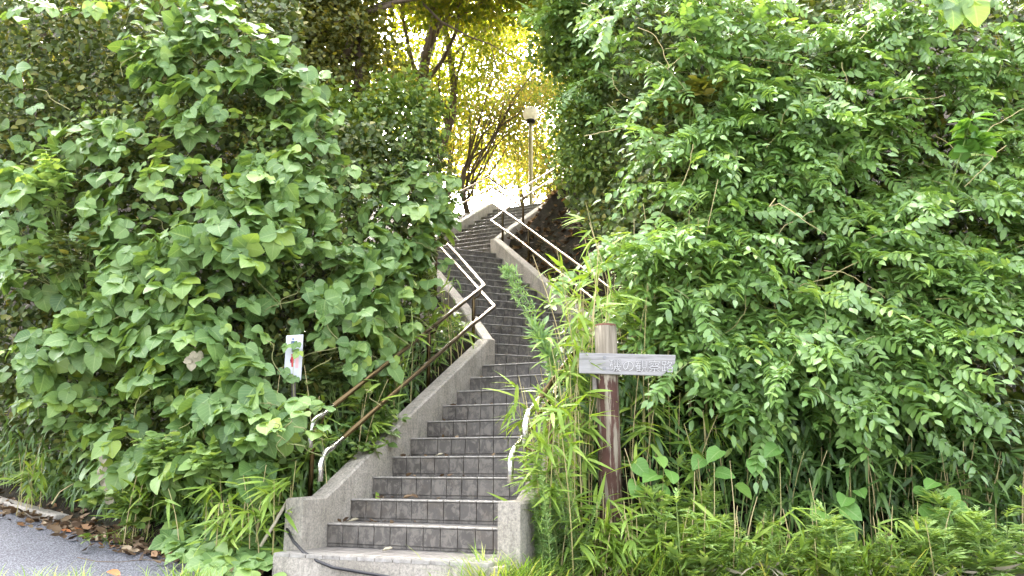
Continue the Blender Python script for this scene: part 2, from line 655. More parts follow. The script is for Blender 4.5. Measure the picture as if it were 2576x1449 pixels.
def road_z(x, y):
    return np.maximum(-.9 + .007 * x + .129 * np.clip(y, -12, 11), -2.4)


FOOT = [(-200, 60), (-40, 22), (-14, 13.2), (-9, 11.2), (-6.3, 9.5), (-4.2, 7.75), (-2.9, 6.7), (-1.9, 6.15), (-1.3, 5.95), (.2, 5.55), (.9, 5.75), (2.2, 6.15), (4.5, 6.6), (9, 7.6), (40, 12), (200, 30)]
FX = np.array([p[0] for p in FOOT])
FY = np.array([p[1] for p in FOOT])


def lat_stair(x, y):
    """distance to the stair's centre line and the stair's height there"""
    best = np.full(x.shape, 1e9)
    bz = np.zeros(x.shape)
    for i in range(len(CLX) - 1):
        a, b = CLX[i], CLX[i + 1]
        d = b - a
        t = np.clip(((x - a[0]) * d[0] + (y - a[1]) * d[1]) / (d @ d), 0, 1)
        q = np.hypot(x - a[0] - d[0] * t, y - a[1] - d[1] * t)
        z = CLZ[i] + (CLZ[i + 1] - CLZ[i]) * t
        m = q < best
        best = np.where(m, q, best)
        bz = np.where(m, z, bz)
    return best, bz


def sstep(e0, e1, v):
    t = np.clip((v - e0) / (e1 - e0), 0, 1)
    return t * t * (3 - 2 * t)


def ground_z(x, y):
    x = np.asarray(x, float)
    y = np.asarray(y, float)
    s = (y - np.interp(x, FX, FY)) * .85
    rz = road_z(x, y)
    rise = np.where(s < 0, 0, np.where(s < 1.0, .55 * s, .55 + (s - 1.0) * (1.35 + 1.1 * sstep(3.5, 7.5, -x)) ))
    d, sz = lat_stair(x, y)
    hill = np.minimum(rz + rise, PLAT - .02 + 7.8 * sstep(2.0, 6.5, d) * sstep(2.6, 6.5, np.abs(x + .2)))  # shoulders beside the stairs raised, unseen, to keep sun off the banks
    bump = .06 * np.sin(2.1 * x + 1.3 * y) + .05 * np.sin(3.7 * y - 1.9 * x)
    hill = hill + bump * sstep(.1, .8, s) * (1 - sstep(PLAT - .8, PLAT, hill))
    side = sstep(.98, 3.6, d)
    near = np.where(d < .93, sz - .45, sz + .02)
    # right bank of the middle flight stands high and steep
    right = sstep(.4, 1.2, x - (-.28 + (13.3 - y) * .40)) * sstep(8.3, 9.4, y) * (1 - sstep(14, 16, y))
    z = near + (hill - near) * side + right * sstep(.95, 1.7, d) * .35
    z = np.where(s < -.02, rz, z)
    fr = sstep(-.05, .5, s)
    z = rz + (z - rz) * np.where(d < 1.2, np.maximum(fr, sstep(-.4, 0.1, s) * 0 + fr), fr)
    inside = (d < .9) & (y > 5.5) & (y < 17.5)
    z = np.where(inside, np.minimum(z, sz - .35), z)
    return z


def gz(x, y):
    return float(ground_z(np.array([x]), np.array([y]))[0])


# ------------------------------------------------------------------ ground and road
xs = np.concatenate([-np.geomspace(260, 9, 26), np.arange(-8.8, 8.81, .16), np.geomspace(9, 260, 26)])
ys = np.concatenate([-np.geomspace(260, 1, 18), np.arange(-.5, 3.6, .5), np.arange(3.8, 19, .16), np.geomspace(19.3, 400, 30)])
GX, GY = np.meshgrid(xs, ys)
GZ = ground_z(GX, GY)
b = MB()
nx, ny = len(xs), len(ys)
b.v = list(zip(GX.ravel().tolist(), GY.ravel().tolist(), GZ.ravel().tolist()))
b.f = [(j * nx + i, j * nx + i + 1, (j + 1) * nx + i + 1, (j + 1) * nx + i) for j in range(ny - 1) for i in range(nx - 1)]
o = b.build('hillside', SOIL, smooth=True)
tag(o, 'brown earth hillside with leaf litter under the plants', kind='structure')

# road: asphalt sheet in front of the bank
rb = MB()
rx = np.concatenate([-np.geomspace(90, 9.2, 12), np.arange(-9, 6.01, .2), np.geomspace(6.3, 90, 10)])
rows = 26
for x in rx:
    edge = float(np.interp(x, FX, FY)) - (.10 if x < -2 else .25) + .05 * math.sin(5 * x) + .03 * math.sin(13 * x + 1)
    if x > -1.9:
        edge = max(4.6, min(edge, 5.82 - .43 * (x + 1.65) + .02 * math.sin(9 * x)))
    for k in range(rows):
        t = k / (rows - 1)
        y = edge - (edge + 12) * t ** 2.2
        rb.v.append((x, y, float(road_z(np.array(x), np.array(y))) + .006))
for i in range(len(rx) - 1):
    for k in range(rows - 1):
        a0 = i * rows + k
        rb.f.append((a0, a0 + 1, a0 + rows + 1, a0 + rows))
o = rb.build('road', ASPH, smooth=True)
tag(o, 'grey asphalt road climbing past the foot of the bank', kind='structure')

# kerb under the left bank
kb = MB()
kerb = thing('kerb', 'low mossy concrete kerb between asphalt road and left bank', 'kerb', (-6, 9.4, 0))
kp = [(-9.2, 11.5), (-7.6, 10.45), (-6.3, 9.52), (-5.2, 8.6), (-4.2, 7.8)]
for i in range(len(kp) - 1):
    p, q = Vector(kp[i]), Vector(kp[i + 1])
    d = (q - p)
    L = d.length - .012
    d.normalize()
    c = (p + q) / 2
    z = float(road_z(np.array(c.x), np.array(c.y)))
    z0, z1 = float(road_z(np.array(p.x), np.array(p.y))), float(road_z(np.array(q.x), np.array(q.y)))
    ex = Vector((d.x, d.y, (z1 - z0) / (q - p).length)).normalized()
    ey = Vector((-d.y, d.x, 0))
    MB().box((c.x, c.y, z - .06), (L, .14, .26), (ex, ey, ex.cross(ey))).build('kerb_stone', CONC, kerb, bevel=.015)

# ------------------------------------------------------------------ stair
stair = thing('staircase', 'winding dark tiled staircase climbing between the green banks', 'staircase', (O1.x, O1.y, 0))


def v3(p, z):
    return Vector((p.x, p.y, z))


STEP_OBJ = {}
for n in range(1, NTOP + 1):
    z = n * RISE
    a = ANG[n]
    if n == NTOP:
        poly = [LN[n], RN[n], RN[n] + hd(a) * 1.6, LN[n] + hd(a) * 1.6]
    elif n == 10:
        poly = [LN[10], RN[10], OUT12, RN[11] + hd(A2) * .03, LN[11] + hd(A2) * .03]
    elif n == 25:
        poly = [LN[25], RN[25], RN[26] + hd(A3) * .03, LN[26] + hd(A3) * .03, OUT23]
    else:
        poly = [LN[n], RN[n], RN[n + 1] + hd(a) * .03, LN[n + 1] + hd(a) * .03]
    # core set back from the riser face so that joints lie recessed
    bk = hd(a) * .012
    poly = [poly[0] + bk, poly[1] + bk] + poly[2:]
    pb = MB().prism([(p.x, p.y) for p in poly], z - RISE - .25, z - .004)
    STEP_OBJ[n] = pb.build('step', TREAD, stair)

# joints lie at a fixed pitch; every riser tile, strip and nosing tile its own piece
PT = .1373


def tile_mesh(w, h, d, name, mat):
    """local: x across, y towards the viewer, z up, pillowed edges"""
    b = MB()
    e = .003
    hw, hh = w / 2, h / 2
    b.v = [(-hw, -d, -hh), (hw, -d, -hh), (hw, -d, hh), (-hw, -d, hh),
           (-hw, -.0015, -hh), (hw, -.0015, -hh), (hw, -.0015, hh), (-hw, -.0015, hh),
           (-hw + e, .0015, -hh + e), (hw - e, .0015, -hh + e), (hw - e, .0015, hh - e), (-hw + e, .0015, hh - e)]
    b.f = [(0, 4, 5, 1), (1, 5, 6, 2), (2, 6, 7, 3), (3, 7, 4, 0),
           (4, 8, 9, 5), (5, 9, 10, 6), (6, 10, 11, 7), (7, 11, 8, 4), (8, 11, 10, 9)]
    b.f = [tuple(reversed(f)) for f in b.f]
    return b.mesh(name, mat)


tile_cache = {}


def get_tile(w, h, d, nm, mat):
    k = (round(w, 3), h, d, nm)
    if k not in tile_cache:
        tile_cache[k] = tile_mesh(w, h, d, nm, mat)
    return tile_cache[k]


far_t, far_s = {}, {}
n_riser = n_nose = 0
for n in range(1, NTOP + 1):
    a = ANG[n]
    w = W1 if n <= 10 else W2 if n <= 25 else W3
    z = n * RISE
    joints = [0.0] + [.139 + PT * k for k in range(20) if .139 + PT * k < w - .03] + [w]
    X = Vector((ax(a).x, ax(a).y, 0))
    Yv = Vector((-hd(a).x, -hd(a).y, 0))
    far = MB()
    for i in range(len(joints) - 1):
        s0, s1 = joints[i], joints[i + 1]
        sm = (s0 + s1) / 2
        wd = s1 - s0 - .0045
        base = LN[n] + ax(a) * sm
        jz = random.uniform(-.0012, .0012)
        for kind, zc, h, dp in (('riser_tile', z - .014 - .064, .126, .010), ('skirting_tile', z - .1673 + .0125, .021, .010), ('nosing_tile', None, 0, 0)):
            if kind == 'nosing_tile':
                c = base + hd(a) * .033
                mat, me = NOSING, get_tile(wd, .012, .085, 'nosing_tile', NOSING)
                pos = base - hd(a) * .007
                M = Matrix(((X.x, Yv.x, 0, pos.x), (X.y, Yv.y, 0, pos.y), (0, 0, 1, z - .004), (0, 0, 0, 1)))
                if n <= 13:
                    inst('nosing_tile', me, STEP_OBJ[n], M)
                else:
                    far.add([M @ Vector(v.co) for v in me.vertices], [tuple(p.vertices) for p in me.polygons])
                continue
            me = get_tile(wd, h, dp, kind, TILE)
            off = 0.0 if kind == 'riser_tile' else .006
            pos = base + hd(a) * (off + jz)
            M = Matrix(((X.x, Yv.x, 0, pos.x), (X.y, Yv.y, 0, pos.y), (0, 0, 1, zc), (0, 0, 0, 1)))
            if kind == 'riser_tile' and n <= 24:
                inst('riser_tile', me, STEP_OBJ[n], M)
            elif kind == 'skirting_tile' and n <= 8:
                inst('skirting_tile', me, STEP_OBJ[n], M)
            else:
                d = far_t if kind == 'riser_tile' else far_s
                d.setdefault(n, MB()).add([M @ Vector(v.co) for v in me.vertices], [tuple(p.vertices) for p in me.polygons])
    if far.v:
        tag(far.build('nosing_row', NOSING, STEP_OBJ[n]), kind='stuff')
for n, m in far_t.items():
    tag(m.build('riser_tile_row', TILE, STEP_OBJ[n]), kind='stuff')
for n, m in far_s.items():
    tag(m.build('skirting_tile_row', TILE, STEP_OBJ[n]), kind='stuff')

# paved landing in front of the first riser
lf = O1 - hd(A1) * .53 - ax(A1) * .06
pl = [lf, lf + ax(A1) * 1.72, lf + ax(A1) * 1.72 + hd(A1) * .6, lf + hd(A1) * .6]
plat = thing('entrance_slab', 'concrete slab paved with pale ribbed tiles at the foot of the stairs', 'slab', (lf.x, lf.y, -.3))
MB().prism([(p.x, p.y) for p in pl], -.45, -.022).build('slab', CONC, plat)
X = Vector((ax(A1).x, ax(A1).y, 0))
Yv = Vector((-hd(A1).x, -hd(A1).y, 0))
for row, (d0, dl, nribs) in enumerate(((-.006, .17, 5), (.170, .17, 0), (.346, .17, 0))):
    me = MB()
    hw = PT / 2 - .003
    me.box((0, -dl / 2 + .0, -.011), (hw * 2, dl - .006, .022))
    for k in range(nribs):
        me.box((0, -.018 - k * .022, .0015), (hw * 2 - .008, .012, .003))
    pm = me.mesh('paving_tile', NOSING if row == 0 else TREAD)
    for k in range(12):
        pos = lf + ax(A1) * (.07 + PT * k) + hd(A1) * d0
        inst('paving_tile', pm, plat, Matrix(((X.x, Yv.x, 0, pos.x), (X.y, Yv.y, 0, pos.y), (0, 0, 1, -.001), (0, 0, 0, 1))))


# ------------------------------------------------------------------ stair walls
def stair_wall(label, st):
    """st: list of (inner xy, outer xy, top z, bottom z)"""
    b = MB()
    n = len(st)
    for pi, po, zt, zb in st:
        e = .015
        m = (po - pi).normalized() * e
        b.v += [(pi.x, pi.y, zb), (pi.x, pi.y, zt - e), (pi.x + m.x, pi.y + m.y, zt), (po.x - m.x, po.y - m.y, zt), (po.x, po.y, zt - e), (po.x, po.y, zb)]
    for i in range(n - 1):
        for k in range(5):
            b.f.append((i * 6 + k, i * 6 + k + 1, (i + 1) * 6 + k + 1, (i + 1) * 6 + k))
    b.f.append((5, 4, 3, 2, 1, 0))
    b.f.append(tuple((n - 1) * 6 + k for k in range(6)))
    o = b.build('stair_wall', CONC)
    return tag(o, label, 'wall')


WT = .16
g1, g2, g3 = RISE / T1, RISE / T2, RISE / T3
TOPW = .215


def f1(s, lat):
    return O1 + hd(A1) * s + ax(A1) * lat


def f2(s, lat):
    return O2 + hd(A2) * s + ax(A2) * lat


def f3(s, lat):
    return O3 + hd(A3) * s + ax(A3) * lat


def n1(s):
    return RISE + s * g1


def n2(s):
    return 11 * RISE + s * g2


def n3(s):
    return 26 * RISE + s * g3


SE = T1 * 9 + .334
ow12 = isect(f1(0, -WT), hd(A1), f2(0, -WT), hd(A2))
stair_wall('weathered concrete side wall left of the lowest flight',
           [(f1(-.30, -.002), f1(-.30, -WT), .36, -.6), (f1(-.02, -.002), f1(-.02, -WT), .365, -.6), (f1(.1, -.002), f1(.1, -WT), n1(.1) + TOPW - .01, -.6)] +
           [(f1(s, -.002), f1(s, -WT), n1(s) + TOPW, n1(s) - .9) for s in (.5, 1.0, 1.5, 2.0, 2.5, SE - .12)] +
           [(f1(SE, -.002), ow12, n1(SE) + TOPW - .06, n1(SE) - .9)])
ow12r = isect(f1(0, W1 + WT), hd(A1), f2(0, W2 + WT), hd(A2))
s12 = (OUT12 - O1).dot(hd(A1))
stair_wall('short concrete side wall behind bamboo grass at foot of the stairs',
           [(f1(-.30, W1 + .002), f1(-.30, W1 + WT), .36, -.6), (f1(-.02, W1 + .002), f1(-.02, W1 + WT), .365, -.6), (f1(.1, W1 + .002), f1(.1, W1 + WT), n1(.1) + TOPW - .01, -.6)] +
           [(f1(s, W1 + .002), f1(s, W1 + WT), n1(s) + TOPW, n1(s) - .9) for s in (.6, 1.4, 2.2, 2.704)] +
           [(f1(s12, W1 + .002), ow12r, n1(2.704) + TOPW, 1.0)])
sR = (PIV3 - O2).dot(hd(A2))
s12b = (OUT12 - O2).dot(hd(A2))
ow23r = isect(f2(0, W2 + WT), hd(A2), f3(0, W3 + WT), hd(A3))
stair_wall('mossy concrete side wall right of the middle flight below the brown bank',
           [(f2(s12b + .01, W2 + .003), f2(s12b + .16, W2 + WT), n2(0) + .1, .9), (f2(-.1, W2 + .003), f2(-.1, W2 + WT), n2(0) + TOPW, .9)] +
           [(f2(s, W2 + .003), f2(s, W2 + WT), n2(s) + TOPW, n2(s) - .8) for s in (.6, 1.4, 2.2, 3.0, 3.6, sR - .12)] +
           [(f2(sR, W2 + .003), ow23r, n2(sR) + TOPW - .05, n2(sR) - .8)])
stair_wall('concrete side wall right of the top flight',
           [(f3(.012, W3 + .003), f3(.012, W3 + WT - .01), n3(0) + TOPW - .08, n3(0) - .8)] +
           [(f3(s, W3 + .003), f3(s, W3 + WT), n3(s) + TOPW - .05, n3(s) - .8) for s in (.6, 1.6, 2.4, 3.2)])
ow23 = isect(f2(0, -WT), hd(A2), f3(0, -WT), hd(A3))
s23 = (OUT23 - O2).dot(hd(A2))
stair_wall('concrete side wall left of the middle flight behind the vines',
           [(f2(.012, -.003), f2(.012, -WT + .01), n2(0) + TOPW - .05, n2(0) - .8)] +
           [(f2(s, -.003), f2(s, -WT), n2(s) + TOPW, n2(s) - .8) for s in (.8, 1.6, 2.6, 3.6, T2 * 14)] + [(OUT23, ow23, n2(T2 * 14) + TOPW, n2(T2 * 14) - .8)])
s23c = (OUT23 - O3).dot(hd(A3))
stair_wall('sunlit ochre concrete wall left of the top flight',
           [(f3(s23c + .012, -.003), f3(s23c + .012, -WT + .01), n3(0) + .12, n3(0) - .8), (f3(-.2, -.003), f3(-.2, -WT), n3(0) + .14, n3(0) - .8)] +
           [(f3(s, -.003), f3(s, -WT), n3(s) + .17, n3(s) - .8) for s in (.3, 1.2, 2.2, T3 * 11)] + [(f3(T3 * 11 + 1.5, -.003), f3(T3 * 11 + 1.5, -WT), n3(T3 * 11) + .17, 5)])


# ------------------------------------------------------------------ handrails
def hook(p, dir_back, side=0):
    """points that curl a rail end downwards; dir_back points out along the rail, away from it"""
    pts = []
    R = .11
    d = Vector(dir_back).normalized()
    for k in range(1, 9):
        a = math.pi / 2 * k / 8 * 1.08
        pts.append(Vector(p) + d * (R * math.sin(a)) + Vector((0, 0, -R * (1 - math.cos(a)))))
    pts.append(pts[-1] + Vector((0, 0, -.10)))
    return list(reversed(pts))


def rail_posts(root, posts, hu):
    for (p, zb, zn, inn) in posts:
        top = zn + hu - .07
        b = MB()
        b.lathe([(.0205, zb), (.0205, top - .09), (.017, top - .05), (.006, top), (.001, top + .004)], (p.x, p.y, 0), 12)
        po = b.build('post', STEEL, root, smooth=True)
        u = Vector((p.x, p.y, top - .06))
        inner = Vector((inn.x, inn.y, 0))
        bk = MB()
        bk.tube([u, u + inner * .07 + Vector((0, 0, .03)), u + inner * .10 + Vector((0, 0, .105))], .008, 6)
        bk.build('bracket', STEEL, po, smooth=True)
        bk = MB()
        bk.tube([Vector((p.x, p.y, zn + .48)), Vector((p.x, p.y, zn + .48)) + inner * .14, Vector((p.x, p.y, zn + .52)) + inner * .21], .008, 6)
        bk.build('bracket', STEEL, po, smooth=True)


HU, HL = .80, .55
lat_u, lat_l = -.12, -.01
rr = .0205


def corner(fa, fb, aa, ab, la, lb):
    return isect(fa(0, la), hd(aa), fb(0, lb), hd(ab))


lr = thing('handrail', 'stainless double handrail left of the stairs with hooked ends', 'handrail', (O1.x, O1.y, 0))
for lt, H, nm in ((lat_u, HU, 'upper_rail'), (lat_l, HL, 'lower_rail')):
    c12 = corner(f1, f2, A1, A2, lt, lt)
    c23 = corner(f2, f3, A2, A3, lt, lt)
    p0 = v3(f1(0, lt), n1(0) + H)
    back = Vector((-hd(A1).x, -hd(A1).y, -g1 * .3))
    MB().tube(hook(p0, back) + [p0, v3(f1(.16, lt), n1(.16) + H)], rr + .002, 12).build('rail_end', STEEL_B, lr, smooth=True)
    pts = [v3(f1(.155, lt), n1(.155) + H)]
    s12c = (c12 - f1(0, lt)).dot(hd(A1))
    pts += [v3(f1(s, lt), n1(s) + H) for s in (.8, 1.6, 2.4)] + [v3(c12, 11 * RISE + H)]
    pts += [v3(f2(s, lt), n2(s) + H) for s in (1.0, 2.0, 3.0)] + [v3(c23, n2(T2 * 14) + H + .1)]
    pts += [v3(f3(s, lt), n3(s) + H) for s in (1.0, 2.0, 3.1)] + [v3(f3(4.6, lt), n3(3.1) + H)]
    b = MB().tube(pts, rr, 10)
    b.build(nm, STEEL, lr, smooth=True)
P_ = []
for s in (.08, 1.92, 2.95):
    p = f1(s, -.235)
    P_.append((p, n1(s) - .15, n1(s), ax(A1)))
for s in (1.6, 3.2):
    p = f2(s, -.235)
    P_.append((p, n2(s) - .15, n2(s), ax(A2)))
for s in (.8, 2.6):
    p = f3(s, -.235)
    P_.append((p, n3(s) - .15, n3(s), ax(A3)))
rail_posts(lr, P_, HU)

r2 = thing('handrail', 'stainless double handrail right of the stairs beside the brown bank', 'handrail', (RN[1].x, RN[1].y, 0))
for lt, H, nm in ((.12, HU, 'upper_rail'), (.01, HL, 'lower_rail')):
    c12 = isect(f1(0, W1 + lt), hd(A1), f2(0, W2 + lt), hd(A2))
    c23 = isect(f2(0, W2 + lt), hd(A2), f3(0, W3 + lt), hd(A3))
    p0 = v3(f1(.0, W1 + lt), n1(0) + H)
    back = Vector((-hd(A1).x, -hd(A1).y, -g1 * .3))
    MB().tube(hook(p0, back) + [p0, v3(f1(.16, W1 + lt), n1(.16) + H)], rr + .002, 12).build('rail_end', STEEL_B, r2, smooth=True)
    pts = [v3(f1(.155, W1 + lt), n1(.155) + H)]
    pts += [v3(f1(s, W1 + lt), n1(s) + H) for s in (.8, 1.6, 2.4)] + [v3(f1(2.704, W1 + lt), n1(2.704) + H), v3(c12, 10.4 * RISE + H)]
    pts += [v3(f2(s, W2 + lt), n2(s) + H) for s in (0, 1.0, 2.0, 3.0)] + [v3(c23, n2(sR) + H - .04)]
    pts += [v3(f3(s, W3 + lt), n3(s) + H) for s in (1.0, 2.0, 3.1)] + [v3(f3(4.6, W3 + lt), n3(3.1) + H)]
    MB().tube(pts, rr, 10).build(nm, STEEL, r2, smooth=True)
P_ = []
for s in (.08, 1.6):
    P_.append((f1(s, W1 + .225), n1(s) - .3, n1(s), -ax(A1)))
for s in (.4, 1.9, 3.1, sR - .02):
    P_.append((f2(s, W2 + .225), n2(s) - .3, n2(s), -ax(A2)))
for s in (.9, 2.6):
    P_.append((f3(s, W3 + .225), n3(s) - .3, n3(s), -ax(A3)))
rail_posts(r2, P_, HU)

# ------------------------------------------------------------------ wooden direction sign
SY = 5.80
sp_top = at(1522, 822, SY)
gb = gz(sp_top.x, SY)
post = thing('signpost', 'round wooden signpost with peeling red paint and white arrow board', 'signpost', (sp_top.x + .012, SY, gb))
prof = [(.075, -.3), (.075, .5 * (sp_top.z - gb)), (.073, sp_top.z - gb - .005), (.069, sp_top.z - gb)]
b = MB()
sides = 28
vs_, fs_ = [], []
zz = [-.3] + [k * (sp_top.z - gb) / 10 for k in range(11)]
for i, z in enumerate(zz):
    for s in range(sides):
        a = 2 * math.pi * s / sides
        r = .080 * (1 + .02 * math.sin(3 * a + z) + .012 * math.sin(7 * a)) - (.0035 if s in (5, 19, 23) else 0)
        vs_.append((post.location.x + r * math.cos(a) - .006 * z, SY + r * math.sin(a), gb + z))
for i in range(len(zz) - 1):
    for s in range(sides):
        q = (s + 1) % sides
        fs_.append((i * sides + s, i * sides + q, (i + 1) * sides + q, (i + 1) * sides + s))
fs_.append(tuple((len(zz) - 1) * sides + s for s in range(sides)))
b.add(vs_, fs_).build('post', POSTW, post, smooth=True)
ctop = Vector((post.location.x - .006 * (sp_top.z - gb), SY, sp_top.z))
MB().lathe([(.077, -.002), (.079, .006), (.077, .014), (.05, .017)], ctop, 28).build('cap', RUSTCAP, post, smooth=False)
# board
BY = SY - .098
ptl, ptr, prm, pbr, pbl = at(1457, 887, BY), at(1700, 893, BY), at(1698.5, 914, BY), at(1665, 945.5, BY), at(1457, 938.5, BY)
b = MB()
fr = [ptl, pbl, pbr, prm, ptr]
bd = [p + Vector((0, .028, 0)) for p in fr]
b.add(fr + bd, [(0, 1, 2, 3, 4), (9, 8, 7, 6, 5)] + [(i, i + 5, (i + 1) % 5 + 5, (i + 1) % 5) for i in range(5)])
board = b.build('arrow_board', BOARD, post, bevel=.003)
for (sx, sy) in ((1520.5, 899.5), (1520, 927)):
    c = at(sx, sy, BY)
    mb = MB()
    mb.tube([c + Vector((0, .004, 0)), c + Vector((0, -.005, 0))], .0125, 14)
    mb.build('bolt', BOLT, board)
# lettering: grey outline paints the shadow of carved edges under a white face
exx = (ptr - ptl).normalized()
eyy = Vector((0, 0, 1)) - exx * exx.z
eyy.normalize()
ezz = exx.cross(eyy)
c0 = at(1532, 933, BY)
for nm, mt, off, ext, dy in (('letter_shadow', CARVE_SHADE, .0014, .0006, -.0008), ('lettering', LETTER, -.0005, .001, -.0030)):
    cu = bpy.data.curves.new(nm, 'FONT')
    cu.body = '磯の観察路'
    cu.size = .092
    cu.offset = off
    cu.extrude = ext
    cu.space_character = 1.0
    cu.materials.append(mt)
    tmp = bpy.data.objects.new(nm, cu)
    COL.objects.link(tmp)
    bpy.context.view_layer.update()
    me = bpy.data.meshes.new_from_object(tmp.evaluated_get(bpy.context.evaluated_depsgraph_get()))
    bpy.data.objects.remove(tmp)
    ob = bpy.data.objects.new(nm, me)
    COL.objects.link(ob)
    ob.parent = board
    p = c0 + Vector((0, dy, .006)) - parent_world(board)
    ob.matrix_basis = Matrix(((exx.x, eyy.x, ezz.x, p.x), (exx.y, eyy.y, ezz.y, p.y), (exx.z, eyy.z, ezz.z, p.z), (0, 0, 0, 1)))
# weathered back plate and rusty bolts under the board
c = at(1495, 965, SY - .02)
MB().box(c, (.028, .06, .135)).build('side_block', GREYW, post, bevel=.004)
for sy in (957, 986):
    c = at(1551, sy, SY)
    MB().tube([c - Vector((.03, 0, 0)), c + Vector((.012, 0, 0))], .007, 8).build('bolt', BOLT, post)

# ------------------------------------------------------------------ restroom sign
RY = 6.75
rs = thing('restroom_sign', 'white restroom sign with red and blue figures among the vines', 'sign', tuple(at(738, 1120, RY)))
q = [at(713, 955, RY), at(757, 957, RY), at(763, 841, RY), at(720, 844, RY)]
b = MB()
b.add(q + [p + Vector((0, .012, 0)) for p in q], [(0, 1, 2, 3), (7, 6, 5, 4), (0, 4, 5, 1), (1, 5, 6, 2), (2, 6, 7, 3), (3, 7, 4, 0)])
plate = b.build('sign_plate', WHITEP, rs, bevel=.004)
MB().tube([at(741, 1260, RY + .03), at(737, 850, RY + .03)], .018, 10).build('sign_post', GREYW, rs)


def flat(name, pts, mat, dy=-.003):
    c = [at(x, y, RY) + Vector((0, dy, 0)) for x, y in pts]
    n = len(c)
    k = [p + Vector((0, .0015, 0)) for p in c]
    MB().add(c + k, [tuple(range(n))] + [(i, (i + 1) % n, n + (i + 1) % n, n + i) for i in range(n)]).build(name, mat, plate)


def disc(cx, cy, r, n=12):
    return [(cx + r * math.cos(2 * math.pi * k / n), cy + r * math.sin(2 * math.pi * k / n)) for k in range(n)]


flat('man_figure', disc(737.5, 853, 2.3), BLUEP)
flat('man_figure', [(732, 858), (732, 872), (734, 872), (734, 885), (737, 885), (737.4, 874), (738, 885), (741, 885), (741, 872), (743, 872), (743, 858)], BLUEP)
flat('woman_figure', disc(735.2, 893, 2.4), REDP)
flat('woman_figure', [(733.5, 896.5), (729.5, 907), (731.3, 907.6), (732.6, 903.5), (729.7, 912.3), (733.2, 912.3), (733.2, 923), (737.2, 923), (737.2, 912.3), (740, 912.3), (737.9, 903.5), (739, 907.6), (740.8, 907), (737, 896.5)], REDP)
flat('pink_panel', [(744, 898), (743, 926), (750.5, 926), (751.5, 898)], PINKP)
flat('wheelchair_figure', disc(729, 931, 2.2), BLUEP)
flat('wheelchair_figure', [(727.5, 934), (728, 943), (736, 943), (741, 952), (743, 951), (737, 940.5), (731, 940.5), (730.5, 934)], BLUEP)

# ------------------------------------------------------------------ lamp post on the hilltop
LY = 19.5
gc = at(1334.5, 287, LY)
lamp = thing('lamp_post', 'olive lamp post with clear globe at the top of the stairs', 'lamp post', (gc.x, LY, PLAT))
hz = gc.z - .2
MB().lathe([(.085, PLAT - .1), (.085, PLAT + .2), (.055, PLAT + .25), (.055, hz - .3), (.048, hz - .28), (.048, hz - .05)], (gc.x, LY, 0), 16).build('pole', POLE, lamp, smooth=True)
MB().lathe([(.06, hz - .06), (.12, hz - .03), (.13, hz), (.11, hz + .03)], (gc.x, LY, 0), 18).build('collar', BLACK, lamp, smooth=True)
R = .2
MB().lathe([(R * math.sin(math.pi * k / 14) + .001, gc.z - R * math.cos(math.pi * k / 14)) for k in range(1, 15)], (gc.x, LY, 0), 24).build('globe', GLOBE, lamp, smooth=True)
MB().lathe([(.03, hz + .02), (.04, hz + .1), (.04, hz + .2), (.01, hz + .26)], (gc.x, LY, 0), 12).build('bulb', WHITEP, lamp, smooth=True)

#@@PLANTS
ORD = ['first', 'second', 'third', 'fourth', 'fifth', 'sixth', 'seventh', 'eighth', 'ninth', 'tenth', 'eleventh', 'twelfth', 'thirteenth',
       'fourteenth', 'fifteenth', 'sixteenth', 'seventeenth', 'eighteenth', 'nineteenth', 'twentieth', 'twenty-first', 'twenty-second', 'twenty-third',
       'twenty-fourth', 'twenty-fifth', 'twenty-sixth', 'twenty-seventh', 'twenty-eighth', 'twenty-ninth', 'thirtieth']


def rvec(s=1.0):
    return Vector((random.gauss(0, 1), random.gauss(0, 1), random.gauss(0, 1))) * s


# ------------------------------------------------------------------ leaf shapes
def blade(L, W, prof, cols=2, fold=.12, droop=.2, ripple=0.0, seed=0, skew=0.0):
    """a leaf blade from the origin along +y, normal +z; prof: list of (t, half width share)"""
    r = random.Random(seed)
    V, F, U = [], [], []
    nc = 2 * cols + 1
    for (t, w) in prof:
        for c in range(-cols, cols + 1):
            u = c / cols
            x = u * W / 2 * w
            z = abs(u) ** 1.3 * w * W * fold - droop * L * t * t + (r.uniform(-1, 1) * ripple * W * (.3 + abs(u)) if 0 < t < 1 else 0)
            y = L * t - (abs(u) ** 2) * skew * L * (1 if t < .25 else .3)
            V.append((x, y, z))
            U.append((.5 + u * .5, t))
    for i in range(len(prof) - 1):
        for c in range(nc - 1):
            a = i * nc + c
            F.append((a, a + 1, a + nc + 1, a + nc))
    return V, F, U


def leaf_mesh(name, pieces, mat):
    """pieces: list of (V, F, U, Matrix)"""
    V, F, U = [], [], []
    for v, f, u, M in pieces:
        o = len(V)
        V += [tuple(M @ Vector(p)) for p in v]
        F += [tuple(i + o for i in q) for q in f]
        U += u
    me = bpy.data.meshes.new(name)
    me.from_pydata(V, [], F)
    uv = me.uv_layers.new(name='UVMap')
    idx = np.zeros(len(me.loops), np.int32)
    me.loops.foreach_get('vertex_index', idx)
    uv.data.foreach_set('uv', np.array(U, float)[idx].ravel())
    me.polygons.foreach_set('use_smooth', [True] * len(me.polygons))
    me.materials.append(mat)
    me.update()
    return me


def mtx(loc=(0, 0, 0), rz=0, rx=0, ry=0, s=1):
    return Matrix.Translation(loc) @ Matrix.Rotation(rz, 4, 'Z') @ Matrix.Rotation(rx, 4, 'X') @ Matrix.Rotation(ry, 4, 'Y') @ Matrix.Scale(s, 4)


